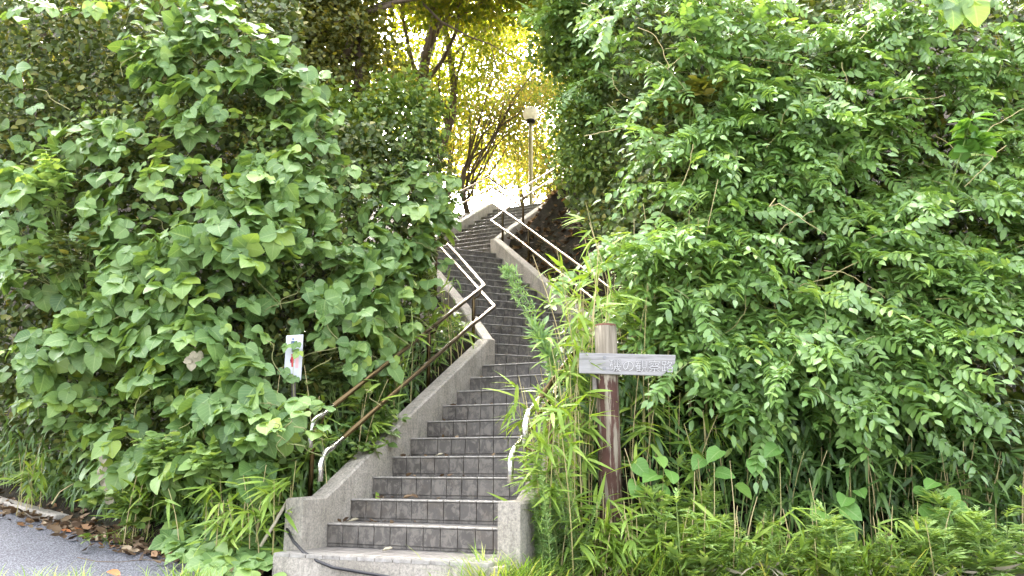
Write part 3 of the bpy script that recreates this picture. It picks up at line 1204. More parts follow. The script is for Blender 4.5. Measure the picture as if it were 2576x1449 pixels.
def stalk(p0, p1, r, sides=3):
    b = MB().tube([p0, (Vector(p0) + Vector(p1)) / 2 + Vector((0, 0, .004)), p1], r, sides, cap=False)
    return b.v, b.f, [(.5, .5)] * len(b.v)


P_KUD = [(0, .40), (.05, .78), (.18, 1.0), (.38, 1.05), (.58, .93), (.77, .62), (.91, .26), (1, .02)]
P_LOB = [(0, .30), (.07, .7), (.2, .95), (.36, 1.1), (.46, .78), (.62, .66), (.82, .38), (1, .02)]
P_OVA = [(0, .12), (.18, .75), (.42, 1.0), (.7, .72), (1, .03)]
P_WIS = [(0, .22), (.16, .8), (.45, 1.0), (.78, .78), (1, .06)]
P_BAM = [(0, .15), (.08, .75), (.25, 1.0), (.5, .9), (.75, .55), (1, .02)]
P_HEA = [(0, .55), (.08, .92), (.25, 1.05), (.45, .95), (.7, .58), (.88, .22), (1, .02)]


def kudzu_leaf(seed, mat=None, flatness=1.0):
    r = random.Random(seed)
    pr = P_LOB if r.random() < .25 else P_KUD
    P = []
    L = .165
    P.append((*blade(L * 1.02, .165, pr, 2, r.uniform(.02, .16), r.uniform(.05, .30), .035, seed), mtx((0, .05, 0), r.uniform(-.15, .15), -r.uniform(-.1, .4))))
    for sgn in (-1, 1):
        pr2 = P_LOB if r.random() < .2 else P_KUD
        P.append((*blade(L * .95, .155, pr2, 2, r.uniform(.02, .18), r.uniform(.05, .3), .035, seed * 3 + sgn), mtx((0, 0, 0), -sgn * r.uniform(.95, 1.5), -r.uniform(-.1, .45), sgn * r.uniform(-.2, .45))))
    P.append((*stalk((0, -.14, -.05), (0, .055, 0), .0022), Matrix.Identity(4)))
    return leaf_mesh('leaf', P, mat or KUDZU)


KL = [kudzu_leaf(100 + i) for i in range(12)]
KL_DRY = [kudzu_leaf(300 + i, DRY_P) for i in range(3)]


def wist_leaf(seed, mat):
    r = random.Random(seed)
    P = []
    n = r.choice((4, 5, 5, 6))
    Lr = .045 * n + .03
    bend = r.uniform(.1, .5)

    def sp(t):
        return Vector((r_side * t * t, Lr * t, -bend * Lr * t * t))
    r_side = r.uniform(-.04, .04)
    pts = [sp(k / 5) for k in range(6)]
    b = MB().tube(pts, .0012, 3, cap=False)
    P.append((b.v, b.f, [(.5, .5)] * len(b.v), Matrix.Identity(4)))
    for k in range(n):
        t = .12 + .8 * k / n
        for sgn in (-1, 1):
            sz = r.uniform(.85, 1.15) * (1 - .15 * abs(k - n * .5) / n)
            P.append((*blade((.074) * sz, .038 * sz, P_WIS, 1, r.uniform(.05, .25), r.uniform(0, .35), .05, seed + k * 7 + sgn),
                      Matrix.Translation(sp(t)) @ mtx((0, 0, 0), -sgn * r.uniform(.85, 1.25), -r.uniform(0, .5), sgn * r.uniform(-.2, .5))))
    P.append((*blade(.072, .033, P_OVA, 1, .1, .2, .05, seed), Matrix.Translation(sp(.98)) @ mtx((0, 0, 0), r.uniform(-.3, .3), -bend)))
    return leaf_mesh('leaf', P, mat)


WL = [wist_leaf(500 + i, WIST) for i in range(9)]
WLD = [wist_leaf(600 + i, WIST_D) for i in range(6)]


def bam_leaf(seed, mat):
    r = random.Random(seed)
    L = r.uniform(.17, .25)
    return leaf_mesh('leaf', [(*blade(L, r.uniform(.024, .034), P_BAM, 1, .10, r.uniform(.05, .55), .03, seed), Matrix.Identity(4))], mat)


BL = [bam_leaf(700 + i, BAMB) for i in range(8)]
BLD = [bam_leaf(720 + i, BAMB_D) for i in range(8)]
HL_ = [leaf_mesh('leaf', [(*blade(.15, .135, P_KUD, 2, random.uniform(.03, .2), random.uniform(.1, .4), .03, 800 + i, .02), Matrix.Identity(4))], HEART) for i in range(5)]

# templates for the joined leaf masses
T_OV = ([(0, 0, 0), (-.36, .38, .06), (.36, .38, .06), (0, .45, -.02), (-.24, .75, .0), (.24, .75, .0), (0, 1, -.12)],
        [(0, 3, 1), (0, 2, 3), (1, 3, 4), (3, 2, 5), (4, 3, 6), (3, 5, 6)])
T_LANCE = ([(0, 0, 0), (-.07, .3, .02), (.07, .3, .02), (-.055, .65, -.08), (.055, .65, -.08), (0, 1, -.28)], [(0, 2, 1), (1, 2, 4, 3), (3, 4, 5)])
T_DIA = ([(0, 0, 0), (-.34, .45, .05), (.34, .45, .05), (0, 1, -.08)], [(0, 2, 3), (0, 3, 1)])
T_CURL = ([(-.3, 0, .12), (.3, 0, .1), (-.36, .5, .2), (0, .45, 0), (.34, .5, .18), (0, 1, .25), (0, 0, 0)], [(6, 3, 2, 0), (6, 1, 4, 3), (2, 3, 5), (3, 4, 5)])


def crown_points(c, rad, ncl, per, clr, gap=.0, shell=.45, seed=0):
    """cluster centres in an ellipsoid (denser towards its surface), leaves round each; returns pos, tip, normal"""
    g = np.random.default_rng(seed)
    d = g.normal(size=(ncl, 3))
    d /= np.linalg.norm(d, axis=1, keepdims=True)
    rr_ = (shell + (1 - shell) * g.random(ncl)) ** (.7)
    lump = 1 + .22 * np.sin(3.1 * d[:, 0] * 2 + seed) * np.sin(2.7 * d[:, 2] * 2 + 1.7 * seed)
    C = np.array(c) + d * rr_[:, None] * np.array(rad) * lump[:, None]
    pos = np.repeat(C, per, 0) + g.normal(size=(ncl * per, 3)) * clr * np.array([1, 1, .6])
    out = np.repeat(d, per, 0)
    tip = out * .5 + g.normal(size=out.shape) * .6 + np.array([0, 0, -.45])
    nrm = out * .4 + np.array([0, 0, .8]) + g.normal(size=out.shape) * .45
    return pos, tip, nrm, C


def limb(b, p0, p1, r0, r1, sag=0.0, wig=.06, n=7, sides=6):
    p0, p1 = Vector(p0), Vector(p1)
    L = (p1 - p0).length
    pts = []
    w1, w2 = rvec(wig * L * .3), rvec(wig * L * .3)
    for k in range(n):
        t = k / (n - 1)
        pts.append(p0.lerp(p1, t) + w1 * math.sin(math.pi * t) + w2 * math.sin(2 * math.pi * t) + Vector((0, 0, -sag * L * math.sin(math.pi * t))))
    b.tube(pts, [lerp(r0, r1, k / (n - 1)) for k in range(n)], sides)
    return pts


def tree(name, label, base, trunk_top, r0, crown_list, mat, leaf_s, tmpl=T_OV, extra=None, group=None, seed=0, limbs=9):
    """crown_list: (centre, radii, clusters, per, cluster radius)"""
    t = thing(name, label, 'tree', base, group)
    tb = MB()
    pts = limb(tb, Vector(base) - Vector((0, 0, .3)), trunk_top, r0, r0 * .55, 0, .10, 9, 10)
    tb.build('trunk', BARK, t, smooth=True)
    allC = []
    P, T, N = [], [], []
    for i, (c, rad, ncl, per, clr) in enumerate(crown_list):
        p, ti, n, C = crown_points(c, rad, ncl, per, clr, seed=seed + i * 13)
        P.append(p)
        T.append(ti)
        N.append(n)
        allC.append(C)
    P, T, N, C = np.concatenate(P), np.concatenate(T), np.concatenate(N), np.concatenate(allC)
    R_ = random.Random(seed)
    for k in range(limbs):
        c = C[R_.randrange(len(C))]
        bb = MB()
        q = pts[R_.randrange(4, 9)]
        lp = limb(bb, q, Vector(c), r0 * .3, .008, -.03, .12, 8, 6)
        for j in range(3):
            c2 = C[np.argsort(((C - np.array(lp[5])) ** 2).sum(1))[R_.randrange(2, 8)]]
            limb(bb, lp[R_.randrange(3, 7)], Vector(c2), .012, .004, 0, .1, 5, 4)
        bb.build('branch', BARK, t, smooth=True)
    if extra:
        for (pp, ra, rb_) in extra:
            bb = MB()
            for j in range(len(pp) - 1):
                pass
            n = len(pp)
            bb.tube(pp, [lerp(ra, rb_, k / (n - 1)) for k in range(n)], 6)
            bb.build('branch', BARK, t, smooth=True)
    g = np.random.default_rng(seed + 5)
    cr = cloud('crown', tmpl[0], tmpl[1], P, T, N, leaf_s * g.uniform(.7, 1.25, len(P)), mat, t)
    tag(cr, kind='stuff')
    return t


# ------------------------------------------------------------------ trees; crowns above the view are added to block the sun
c = at(120, 130, 11)
tree('evergreen_tree', 'dark evergreen tree standing over the vines at the far left', (c.x - .6, 11.6, gz(c.x - .6, 11.6)), (c.x - .3, 11.5, c.z + 1), .16,
     [((c.x, 11.2, c.z + .2), (2.4, 1.4, 2.7), 520, 56, .22), ((c.x + 1.4, 11.4, c.z + 2.8), (2.6, 1.6, 1.8), 200, 50, .25)], EVER, .085, seed=1)  # second crown lies out of view, added for shade
c = at(860, 110, 11)
tree('evergreen_tree', 'brownish evergreen tree with twisted trunk left of the golden gap', (c.x + .3, 11.2, gz(c.x + .3, 11.2)), tuple(at(905, 60, 11.2)), .11,
     [((c.x - .6, 11, c.z - .1), (1.6, 1.1, 2.0), 420, 50, .2), ((c.x - .4, 11.6, c.z + 2.6), (2.6, 1.5, 1.5), 210, 50, .25), (tuple(at(770, 60, 11.6)), (1.2, .8, 1.3), 300, 50, .2), (tuple(at(650, 60, 12)), (1.2, .8, 1.6), 300, 50, .2)], OLIVE, .08, seed=2,
     extra=[([at(868, 150, 10.9), at(885, 95, 10.9), at(905, 50, 10.9), at(935, 20, 10.9), at(1000, 5, 10.8), at(1080, -10, 10.8)], .065, .025),
            ([at(840, 60, 10.7), at(880, 42, 10.7), at(925, 30, 10.8), at(990, 12, 10.8)], .02, .035)])
c = at(990, 320, 9.6)
tree('evergreen_shrub', 'glossy light green shrub at the left edge of the golden gap', (c.x, 9.9, gz(c.x, 9.9)), (c.x, 9.8, c.z - .3), .05,
     [((c.x, 9.7, c.z - .1), (.62, .5, .85), 110, 46, .13), ((c.x - .9, 9.5, c.z - .2), (.7, .5, .8), 110, 46, .14)], EVER_L, .075, seed=3, limbs=6)
c = at(1180, -40, 12.5)
tree('overhanging_tree', 'leafy tree whose branches hang across the top of the gap', (-1.9, 14.6, gz(-1.9, 14.6)), (-1.3, 13.5, 9.2), .15,
     [((c.x, 12.4, c.z + .1), (1.9, 1.2, .75), 120, 40, .2), ((c.x - .2, 12.8, c.z + 1.9), (3.6, 2.2, 1.2), 330, 50, .3), ((.2, 11.6, 9.7), (3.2, 2.2, .8), 420, 50, .3), ((.5, 15.6, 11.6), (3.5, 2.2, 1.0), 360, 50, .3)], GOLD_G, .095, seed=4,  # three upper crowns out of view, added to shade the stairs
     extra=[([at(1060, 5, 12), at(1110, 55, 12), at(1180, 92, 12), at(1235, 112, 12), at(1300, 150, 12.2)], .022, .006), ([at(1235, 112, 12), at(1250, 180, 12), at(1262, 235, 12)], .008, .003)])
c = at(1500, 60, 9.8)
tree('evergreen_tree', 'dark green tree behind the wisteria right of the golden gap', (c.x + .7, 10.6, gz(c.x + .7, 10.6)), (c.x + .4, 10.2, c.z + .2), .12,
     [((c.x, 9.8, c.z + .1), (.8, .8, 1.2), 220, 50, .16), ((c.x + 2.2, 11, c.z + 2.2), (2.8, 1.5, 1.6), 240, 50, .25), (tuple(at(1830, 170, 10.6)), (1.5, .8, 1.3), 300, 50, .2)], EVER_L, .085, seed=5)
c = at(2300, -330, 11)  # unseen tree, added to keep the sun off the right bank
tree('evergreen_tree', 'added evergreen tree out of view above the wisteria, shading the right bank', (c.x, 11.6, gz(c.x, 11.6)), (c.x, 11.4, c.z), .17,
     [((c.x, 11, c.z + .3), (3.2, 1.8, 1.8), 300, 50, .27)], EVER, .10, seed=6)
c = at(1490, 320, 9.2)
tree('evergreen_shrub', 'bushy shrub on the bank right of the lamp post', (c.x + .3, 9.5, gz(c.x + .3, 9.5)), (c.x + .1, 9.4, c.z), .05,
     [((c.x, 9.3, c.z), (.42, .45, .95), 130, 46, .13), ((c.x + .55, 9.3, c.z - .3), (.6, .5, 1.0), 120, 46, .14)], EVER_L, .058, seed=31, limbs=5)
# golden back-lit trees on the hilltop
bt = at(1108, 470, 17.2)
tree('golden_tree', 'straight grey trunk tree with yellow green leaves left of the stairs top', (bt.x, 17.2, PLAT), tuple(at(1118, 60, 17.2)), .12,
     [(tuple(at(1100, 120, 17.5)), (2.0, 1.3, 1.7), 330, 44, .25)], GOLD_G, .085, T_DIA, seed=7,
     extra=[([at(1125, 300, 17.1), at(1140, 235, 17.1), at(1155, 170, 17.1), at(1175, 110, 17.1)], .06, .02)])


def fan(stems, Y, r):
    out = []
    for pts in stems:
        out.append(([at(x, y, Y + .3 * math.sin(i)) for i, (x, y) in enumerate(pts)], r, r * .25))
    return out


b0 = at(1165, 500, 19.5)
tree('golden_tree', 'slender many stemmed tree with golden leaves behind the stairs top', (b0.x, 19.5, PLAT), tuple(at(1180, 400, 19.5)), .10,
     [(tuple(at(1270, 190, 20)), (2.0, 1.5, 1.5), 260, 36, .25), (tuple(at(1210, 330, 20.5)), (1.6, 1.3, 1.0), 160, 30, .25)], GOLD, .085, T_DIA, seed=8,
     extra=fan([[(1172, 470), (1185, 400), (1222, 372), (1255, 320), (1290, 250), (1340, 185), (1400, 150)],
                [(1170, 480), (1190, 420), (1210, 385), (1215, 330), (1240, 270), (1275, 215)],
                [(1178, 430), (1200, 350), (1235, 320), (1260, 280)],
                [(1165, 470), (1180, 380), (1195, 320), (1220, 270)],
                [(1172, 480), (1215, 430), (1240, 380), (1270, 340), (1300, 300)],
                [(1180, 475), (1230, 440), (1265, 390), (1290, 340)],
                [(1222, 372), (1250, 330), (1262, 280), (1270, 240)],
                [(1255, 320), (1300, 290), (1340, 240)]], 19.4, .03))
b0 = at(1420, 500, 23)
tree('golden_tree', 'golden leaved tree behind the lamp post', (b0.x, 23, PLAT), tuple(at(1415, 330, 23)), .1,
     [(tuple(at(1390, 330, 23)), (1.7, 1.3, 2.2), 260, 34, .28), (tuple(at(1330, 140, 24)), (2.3, 1.3, 2.0), 260, 34, .3)], GOLD, .1, T_DIA, seed=9)
b0 = at(1090, 520, 27)
tree('golden_tree', 'pale golden tree farthest behind the gap', (b0.x, 27, PLAT), tuple(at(1120, 250, 27)), .15,
     [(tuple(at(1180, 200, 27)), (3.4, 2, 3.6), 420, 34, .4), (tuple(at(1180, -60, 26)), (5, 2.5, 2.6), 240, 34, .4)], GOLD, .13, T_DIA, seed=10)


b0 = at(1330, 520, 32)
tree('golden_tree', 'low spreading yellow tree on the horizon beyond the stairs top', (b0.x, 32, PLAT), tuple(at(1300, 420, 32)), .15,
     [(tuple(at(1215, 410, 32)), (2.6, 1.6, 1.3), 200, 34, .35), (tuple(at(1380, 420, 33)), (1.7, 1.5, 1.6), 160, 34, .35)], GOLD, .13, T_DIA, seed=12)


# ------------------------------------------------------------------ depth of the two green walls
def depthL(sx, sy):
    lo = interp(sx, [-60, 0, 200, 400, 700, 850, 1000, 1120], [9.4, 9.1, 7.9, 6.95, 6.3, 6.7, 7.5, 8.5])
    up = interp(sx, [-60, 0, 200, 400, 700, 850, 1000, 1120], [7.2, 7.2, 7.0, 6.7, 6.7, 7.1, 7.8, 8.6])
    k = min(1, max(0, (1180 - sy) / 350))
    return lerp(lo, up, k) + max(0, 1000 - sy) / 1000 * 1.1


def depthR(sx, sy):
    d = interp(sx, [1350, 1500, 1700, 2000, 2300, 2600], [6.1, 6.2, 6.35, 6.35, 6.3, 6.2])
    d += max(0, 1150 - sy) / 1150 * 1.0
    if sx < 1650:
        d += (1650 - sx) / 250 * 2.6 * min(1, max(0, (800 - sy) / 350))
    return d


def billow(sx, sy, s=0):
    return .5 * (math.sin(sx / 95 + s) * math.sin(sy / 80 + 1.3 * s) + .6 * math.sin(sx / 47 + 2.1 + s) * math.sin(sy / 41 + s))


# ------------------------------------------------------------------ undergrowth that fills the inside of both walls
def limL(sy):
    return interp(sy, [0, 150, 300, 450, 560, 640, 760, 900, 1000, 1100, 1250, 1380], [1010, 1050, 1080, 1130, 1130, 1060, 1070, 990, 900, 820, 700, 690])


def limR(sy):
    return interp(sy, [0, 150, 300, 450, 520, 600, 700, 800, 950, 1080, 1300], [1385, 1400, 1400, 1380, 1410, 1500, 1560, 1560, 1420, 1400, 1380])


def mass(name, label, n, sampler, tmpl, size, mat, cat=None):
    P, T, N = [], [], []
    for _ in range(n):
        q = sampler()
        if q is None:
            continue
        p, out = q
        P.append(p)
        T.append(Vector(out) * .5 + rvec(.6) + Vector((0, 0, -.5)))
        N.append(Vector(out) * .4 + Vector((0, 0, .8)) + rvec(.4))
    P, T, N = np.array(P), np.array(T), np.array(N)
    o = cloud(name, tmpl[0], tmpl[1], P, T, N, size * rng.uniform(.65, 1.3, len(P)), mat)
    return tag(o, label, cat, kind='stuff')


def in_hollow(sx, sy):
    for (hx, hy, a_, b_) in ((1945, 625, 105, 60), (2390, 930, 120, 90), (1650, 560, 60, 40), (2330, 640, 60, 30), (2180, 450, 60, 22), (1780, 470, 70, 20)):
        if ((sx - hx) / a_) ** 2 + ((sy - hy) / b_) ** 2 < 1:
            return True
    return False


def lowR(sx):
    return interp(sx, [1440, 1560, 1640, 1750, 1900, 2200, 2360, 2450, 2640], [560, 700, 880, 1030, 1050, 1040, 1000, 840, 800])


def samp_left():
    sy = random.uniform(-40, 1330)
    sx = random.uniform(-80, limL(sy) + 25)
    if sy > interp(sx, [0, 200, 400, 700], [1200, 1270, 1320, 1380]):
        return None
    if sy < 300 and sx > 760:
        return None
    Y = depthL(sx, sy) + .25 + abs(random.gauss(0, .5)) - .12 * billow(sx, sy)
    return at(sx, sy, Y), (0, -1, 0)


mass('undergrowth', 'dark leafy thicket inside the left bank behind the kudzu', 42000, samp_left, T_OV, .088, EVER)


def samp_left2():
    sy = random.uniform(250, 1250)
    sx = random.uniform(-60, limL(sy) + 10)
    if sy > interp(sx, [0, 200, 400, 700], [1180, 1250, 1300, 1340]) or billow(sx * .7, sy * .7, 5) < .05:
        return None
    if 690 < sx < 785 and 825 < sy < 975:
        return None
    return at(sx, sy, depthL(sx, sy) - .05 + abs(random.gauss(0, .2))), (0, -1, 0)


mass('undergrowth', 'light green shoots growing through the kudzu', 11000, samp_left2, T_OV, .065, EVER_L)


def samp_right2():
    sy = random.uniform(-40, 1050)
    sx = random.uniform(limR(sy) + 10, 2640)
    if sy > lowR(sx) or in_hollow(sx, sy) or billow(sx * .7, sy * .7, 2) < .0:
        return None
    return at(sx, sy, depthR(sx, sy) + .02 + abs(random.gauss(0, .2))), (0, -1, 0)


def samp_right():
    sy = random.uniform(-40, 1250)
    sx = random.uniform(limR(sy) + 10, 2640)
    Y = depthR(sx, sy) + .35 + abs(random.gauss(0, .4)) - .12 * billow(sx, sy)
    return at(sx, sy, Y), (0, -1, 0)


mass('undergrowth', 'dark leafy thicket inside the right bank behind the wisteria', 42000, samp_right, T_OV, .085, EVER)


mass('undergrowth', 'light green leaves between the wisteria sprays', 12000, samp_right2, T_OV, .06, EVER_L)


def samp_bam():
    sx = random.uniform(1420, 2640)
    sy = random.uniform(interp(sx, [1420, 1560, 1700, 2600], [860, 880, 1040, 1000]), 1400)
    p = at(sx, sy, 5.95 + random.random() * .75 + interp(sx, [1400, 1700, 2600], [0, .1, .2]))
    return p, (0, -1, -.3)


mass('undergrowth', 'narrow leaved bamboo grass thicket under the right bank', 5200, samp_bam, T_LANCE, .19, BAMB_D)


def samp_baml():
    sx = random.uniform(-20, 1150)
    lo = interp(sx, [0, 200, 400, 700, 800, 1000, 1150], [1190, 1260, 1310, 1370, 1230, 1040, 860])
    sy = lo - abs(random.gauss(0, 70)) - 5
    return at(sx, sy, depthL(sx, sy) + random.uniform(.0, .5)), (0, -1, -.3)


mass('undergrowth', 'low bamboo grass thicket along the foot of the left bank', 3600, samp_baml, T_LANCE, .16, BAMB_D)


# ------------------------------------------------------------------ kudzu
def kudzu(label, mounds, dens=1900.0, layers=2, scale=1.0, dY=0.0, group='kudzu vines on the left bank'):
    cx = sum(m[0] for m in mounds) / len(mounds)
    cy = max(m[1] for m in mounds)
    base = at(cx, cy, depthL(cx, cy) + .6)
    t = thing('kudzu_vine', label, 'vine', tuple(base), group)
    cnt = 0
    for m in mounds:
        mx, my, rx, ry = m[:4]
        bulge = m[4] if len(m) > 4 else .35
        n = max(3, int(math.pi * rx * ry / dens * 1.75))
        for lay in range(layers):
            for _ in range(n):
                while True:
                    u, v = random.uniform(-1, 1), random.uniform(-1, 1)
                    q = u * u + v * v
                    if q < 1:
                        break
                sx, sy = mx + rx * u, my + ry * v
                if 690 < sx < 785 and 825 < sy < 975:
                    continue
                bw = billow(sx, sy, 1)
                if bw < -.22 and random.random() < .72:
                    continue
                Y = depthL(mx, my) * .45 + depthL(sx, sy) * .55 + dY - bulge * math.sqrt(1 - q) + lay * .16 + random.gauss(0, .06) - .22 * bw
                p = at(sx, sy, Y)
                out = Vector((u * .8, -.75, -v * .55)).normalized()
                N = out * .42 + Vector((0, -.1, .75)) + rvec(.30)
                T = Vector((u * .7, -.55, -.5)) + rvec(.5)
                s = scale * random.choice((.5, .6, .7, .75, .8, .85, .95, 1.1))
                inst('leaf', random.choice(KL), t, frame(p, T, N, s))
                cnt += 1
    # runners
    for k in range(max(2, len(mounds) * 2)):
        m = random.choice(mounds)
        x0, y0 = m[0] + random.uniform(-.9, .9) * m[2], m[1] + random.uniform(-.8, .2) * m[3]
        pts = []
        dx, dy = random.uniform(-14, 14), random.uniform(.05, .13) * m[3]
        for i in range(9):
            pts.append(at(x0 + dx * i + 10 * math.sin(i * .9), y0 + dy * i * (.4 + .1 * i), depthL(x0, y0) + dY - .28 + .02 * i))
        MB().tube(pts, .0035, 4).build('stem', VINE, t)
    return t


kudzu('kudzu vine cascading from the top over the tall bush on the left', [(430, 30, 160, 80), (520, 140, 200, 110), (590, 250, 200, 100), (380, 130, 70, 60)])
kudzu('broad kudzu mound of large leaves halfway up the left bank', [(470, 460, 250, 85, .5), (300, 540, 110, 90)], 2300)
kudzu('kudzu bulging below the broad mound in the middle of the left bank', [(540, 590, 290, 100, .5)], 2300)
kudzu('upper kudzu curtain hanging below the mound left of the restroom sign', [(470, 720, 230, 110), (500, 850, 190, 80)], 2300)
kudzu('lower kudzu curtain hanging towards the road edge', [(520, 950, 190, 80), (590, 1060, 170, 80)], 2300)
kudzu('kudzu leaves at the far left edge below the dark tree', [(30, 280, 90, 110), (70, 440, 90, 60), (40, 560, 90, 70)])
kudzu('kudzu vine low on the far left above the kerb', [(80, 690, 120, 80), (200, 840, 140, 90), (90, 900, 100, 80), (190, 1020, 150, 60), (270, 700, 90, 90)], 2300)
kudzu('lowest kudzu tangle between the curtain and the road litter', [(330, 1100, 130, 60), (480, 1170, 170, 60), (300, 1190, 110, 40), (610, 1200, 90, 50)], 2600)
kudzu('kudzu vine between the restroom sign and the handrail', [(860, 800, 110, 80), (900, 900, 80, 60), (960, 760, 80, 60), (1030, 800, 60, 50), (930, 900, 70, 45), (1000, 850, 60, 40), (1080, 700, 50, 50)], 3000, dY=-.12)
kudzu('kudzu leaves at the top left corner over the dark tree', [(60, 10, 70, 40), (230, 20, 50, 30)], 3200)
kudzu('kudzu shelf below the dark tree, left of the cascade', [(270, 345, 150, 50), (180, 390, 90, 40)], 2000)
kudzu('kudzu vine between the cascade and the golden gap', [(760, 370, 130, 110), (700, 470, 140, 80), (840, 480, 110, 90), (740, 210, 90, 90)], 2300)
kudzu('kudzu mound leaning over the handrail of the middle flight', [(1000, 560, 130, 110), (900, 660, 140, 90), (1060, 480, 80, 80), (1090, 560, 55, 60), (1115, 500, 55, 60), (1050, 640, 55, 45)], 1900)
kudzu('kudzu sprigs round the restroom sign', [(770, 760, 90, 60), (630, 900, 50, 90), (690, 1030, 45, 50)], 4200, dY=-.05)
kudzu('pale kudzu sprig hanging beside the left handrail end', [(770, 1060, 95, 55, .2), (700, 1110, 45, 50, .2), (930, 1000, 30, 40, .1)], 3400, 1, dY=-.25)
t = thing('kudzu_vine', 'small kudzu sprig crossing the front of the restroom sign', 'vine', tuple(at(735, 990, 6.6)), 'kudzu vines on the left bank')
for (sx, sy, s_) in ((748, 862, .34), (752, 884, .38), (722, 868, .36), (714, 930, .42), (722, 948, .4), (745, 950, .3)):
    inst('leaf', random.choice(KL), t, frame(at(sx, sy, 6.66), Vector((random.uniform(-.6, .8), -.4, -.5)), Vector((random.uniform(-.3, .3), -.8, .6)), s_))
MB().tube([at(740, 1010, 6.68), at(737, 950, 6.66), at(738, 900, 6.66), at(734, 858, 6.68)], .0025, 4).build('stem', VINE, t)
# trailing on the ground beside the road
gk = thing('kudzu_vine', 'kudzu runner trailing over the road edge left of the slab', 'vine', tuple(at(560, 1400, 6.0)), 'kudzu vines on the left bank')
for _ in range(58):
    sx = random.gauss(560, 85)
    sy = interp(sx, [300, 400, 560, 700], [1300, 1345, 1375, 1390]) + random.gauss(0, 22)
    Y = interp(sy, [1290, 1340, 1400, 1440], [7.0, 6.55, 6.0, 5.75])
    p = at(sx, sy, Y)
    p.z = max(p.z, gz(p.x, p.y) + .06)
    inst('leaf', random.choice(KL), gk, frame(p, Vector((random.uniform(-1, 1), -.6, -.1)), Vector((0, -.45, .8)) + rvec(.2), random.uniform(.65, 1.0)))
for k in range(4):
    pts = [at(480 + 50 * k + i * 22, 1395 + 8 * math.sin(i + k) - 6 * k + i * 3, 6.0) for i in range(7)]
    pts = [Vector((p.x, p.y, gz(p.x, p.y) + .02)) for p in pts]
    MB().tube(pts, .004, 4).build('stem', VINE, gk)
# dry grey leaves hanging in the curtain
for label, spots in (('withered pale kudzu leaves hanging above the road edge', [(262, 1140), (258, 1180), (272, 1215), (280, 1245), (265, 1200)]),
                     ('withered grey kudzu leaf hanging in the middle of the curtain', [(488, 850), (495, 890), (482, 905)])):
    t = thing('withered_leaves', label, 'dead leaves', tuple(at(spots[0][0], spots[0][1] + 40, 6.6)))
    for (sx, sy) in spots:
        inst('leaf', random.choice(KL_DRY), t, frame(at(sx, sy, depthL(sx, sy) - .42), Vector((random.uniform(-.2, .2), -.1, -1)), Vector((random.uniform(-.9, .9), -1, .2)), .42))


# ------------------------------------------------------------------ wisteria
WREG = [('wisteria vine over the upper bank beside the golden gap', 1400, 1800, -40, 330, 30),
        ('wisteria vine across the top of the right bank', 1800, 2200, -40, 300, 27),
        ('wisteria vine in the upper right corner', 2200, 2640, -40, 330, 27),
        ('wisteria vine in mid bank above the dark hollow', 1640, 2080, 300, 560, 28),
        ('wisteria vine left of the dark hollow above the signpost', 1540, 1900, 540, 960, 28),
        ('wisteria vine at the right edge above the deep shadow', 2080, 2640, 310, 640, 32),
        ('wisteria vine bulging out above the bamboo grass', 1860, 2300, 640, 1060, 32),
        ('wisteria vine hanging low at the far right', 2180, 2640, 620, 1000, 27)]
WREG2 = []
for (label, x0, x1, y0, y1, nsp) in WREG:
    xm = (x0 + x1) / 2
    WREG2.append((label + ', nearer the stairs', x0, xm, y0, y1, int(nsp * .8)))
    WREG2.append((label + ', farther from the stairs', xm, x1, y0, y1, int(nsp * .8)))
for wi, (label, x0, x1, y0, y1, nsp) in enumerate(WREG2):
    xm, ym = (x0 + x1) / 2, (y0 + y1) / 2
    t = thing('wisteria_vine', label, 'vine', tuple(at(xm, y1, depthR(xm, y1) + .6)), 'wisteria vines on the right bank')
    made = 0
    for k in range(nsp * 3):
        if made >= nsp:
            break
        sx, sy = random.uniform(x0, x1), random.uniform(y0, y1)
        if sx < limR(sy) + 15 or sy > lowR(sx) - 30 or in_hollow(sx, sy) or (billow(sx * .8, sy, 3.3) < -.3 and random.random() < .6):
            continue
        made += 1
        tier = .34 * billow(sx * .8, sy, 3.3)
        if ym > 620:
            tier += .22
        S = at(sx, sy, depthR(sx, sy) - tier + random.uniform(-.1, .25))
        side = random.choice((-1, 1, 1))
        Dv = Vector((side * random.uniform(.2, .9), -random.uniform(.35, .9), random.uniform(-.55, .35))).normalized()
        Ls = random.uniform(.4, .75)
        pts = [S + Dv * (Ls * i / 6) + Vector((0, 0, -.42 * Ls * (i / 6) ** 2)) for i in range(7)]
        MB().tube(pts, [.004, .0037, .0033, .003, .0026, .002, .0012], 4).build('stem', VINE, t)
        nl = random.randint(8, 11)
        sd = Dv.cross(Vector((0, 0, 1))).normalized()
        leaves = WLD if random.random() < .3 else WL
        for i in range(nl):
            f_ = (i + .5) / nl
            j = min(5, int(f_ * 6))
            p = pts[j].lerp(pts[j + 1], f_ * 6 - j)
            sg = 1 if i % 2 else -1
            T = sd * sg * random.uniform(.5, 1) + Dv * random.uniform(.2, .8) + Vector((0, -.25, -random.uniform(.1, .55))) + rvec(.18)
            if i >= nl - 2:
                T = Dv + Vector((0, 0, -.4)) + rvec(.2)
            N = Vector((0, -.5, .75)) + rvec(.36)
            inst('leaf', random.choice(leaves), t, frame(p, T, N, random.uniform(.9, 1.35)))
    # tendrils
    for k in range(2):
        sx, sy = random.uniform(x0, x1), random.uniform(y0, y1)
        if sx < limR(sy) + 30 or sy > lowR(sx):
            continue
        S = at(sx, sy, depthR(sx, sy) - .35)
        aa = random.uniform(0, 6.28)
        pts = []
        for i in range(12):
            aa += random.uniform(-.3, .45)
            S = S + Vector((math.cos(aa) * .055, -.006, math.sin(aa) * .04))
            pts.append(S.copy())
        MB().tube(pts, .003, 4).build('tendril', CANE, t)


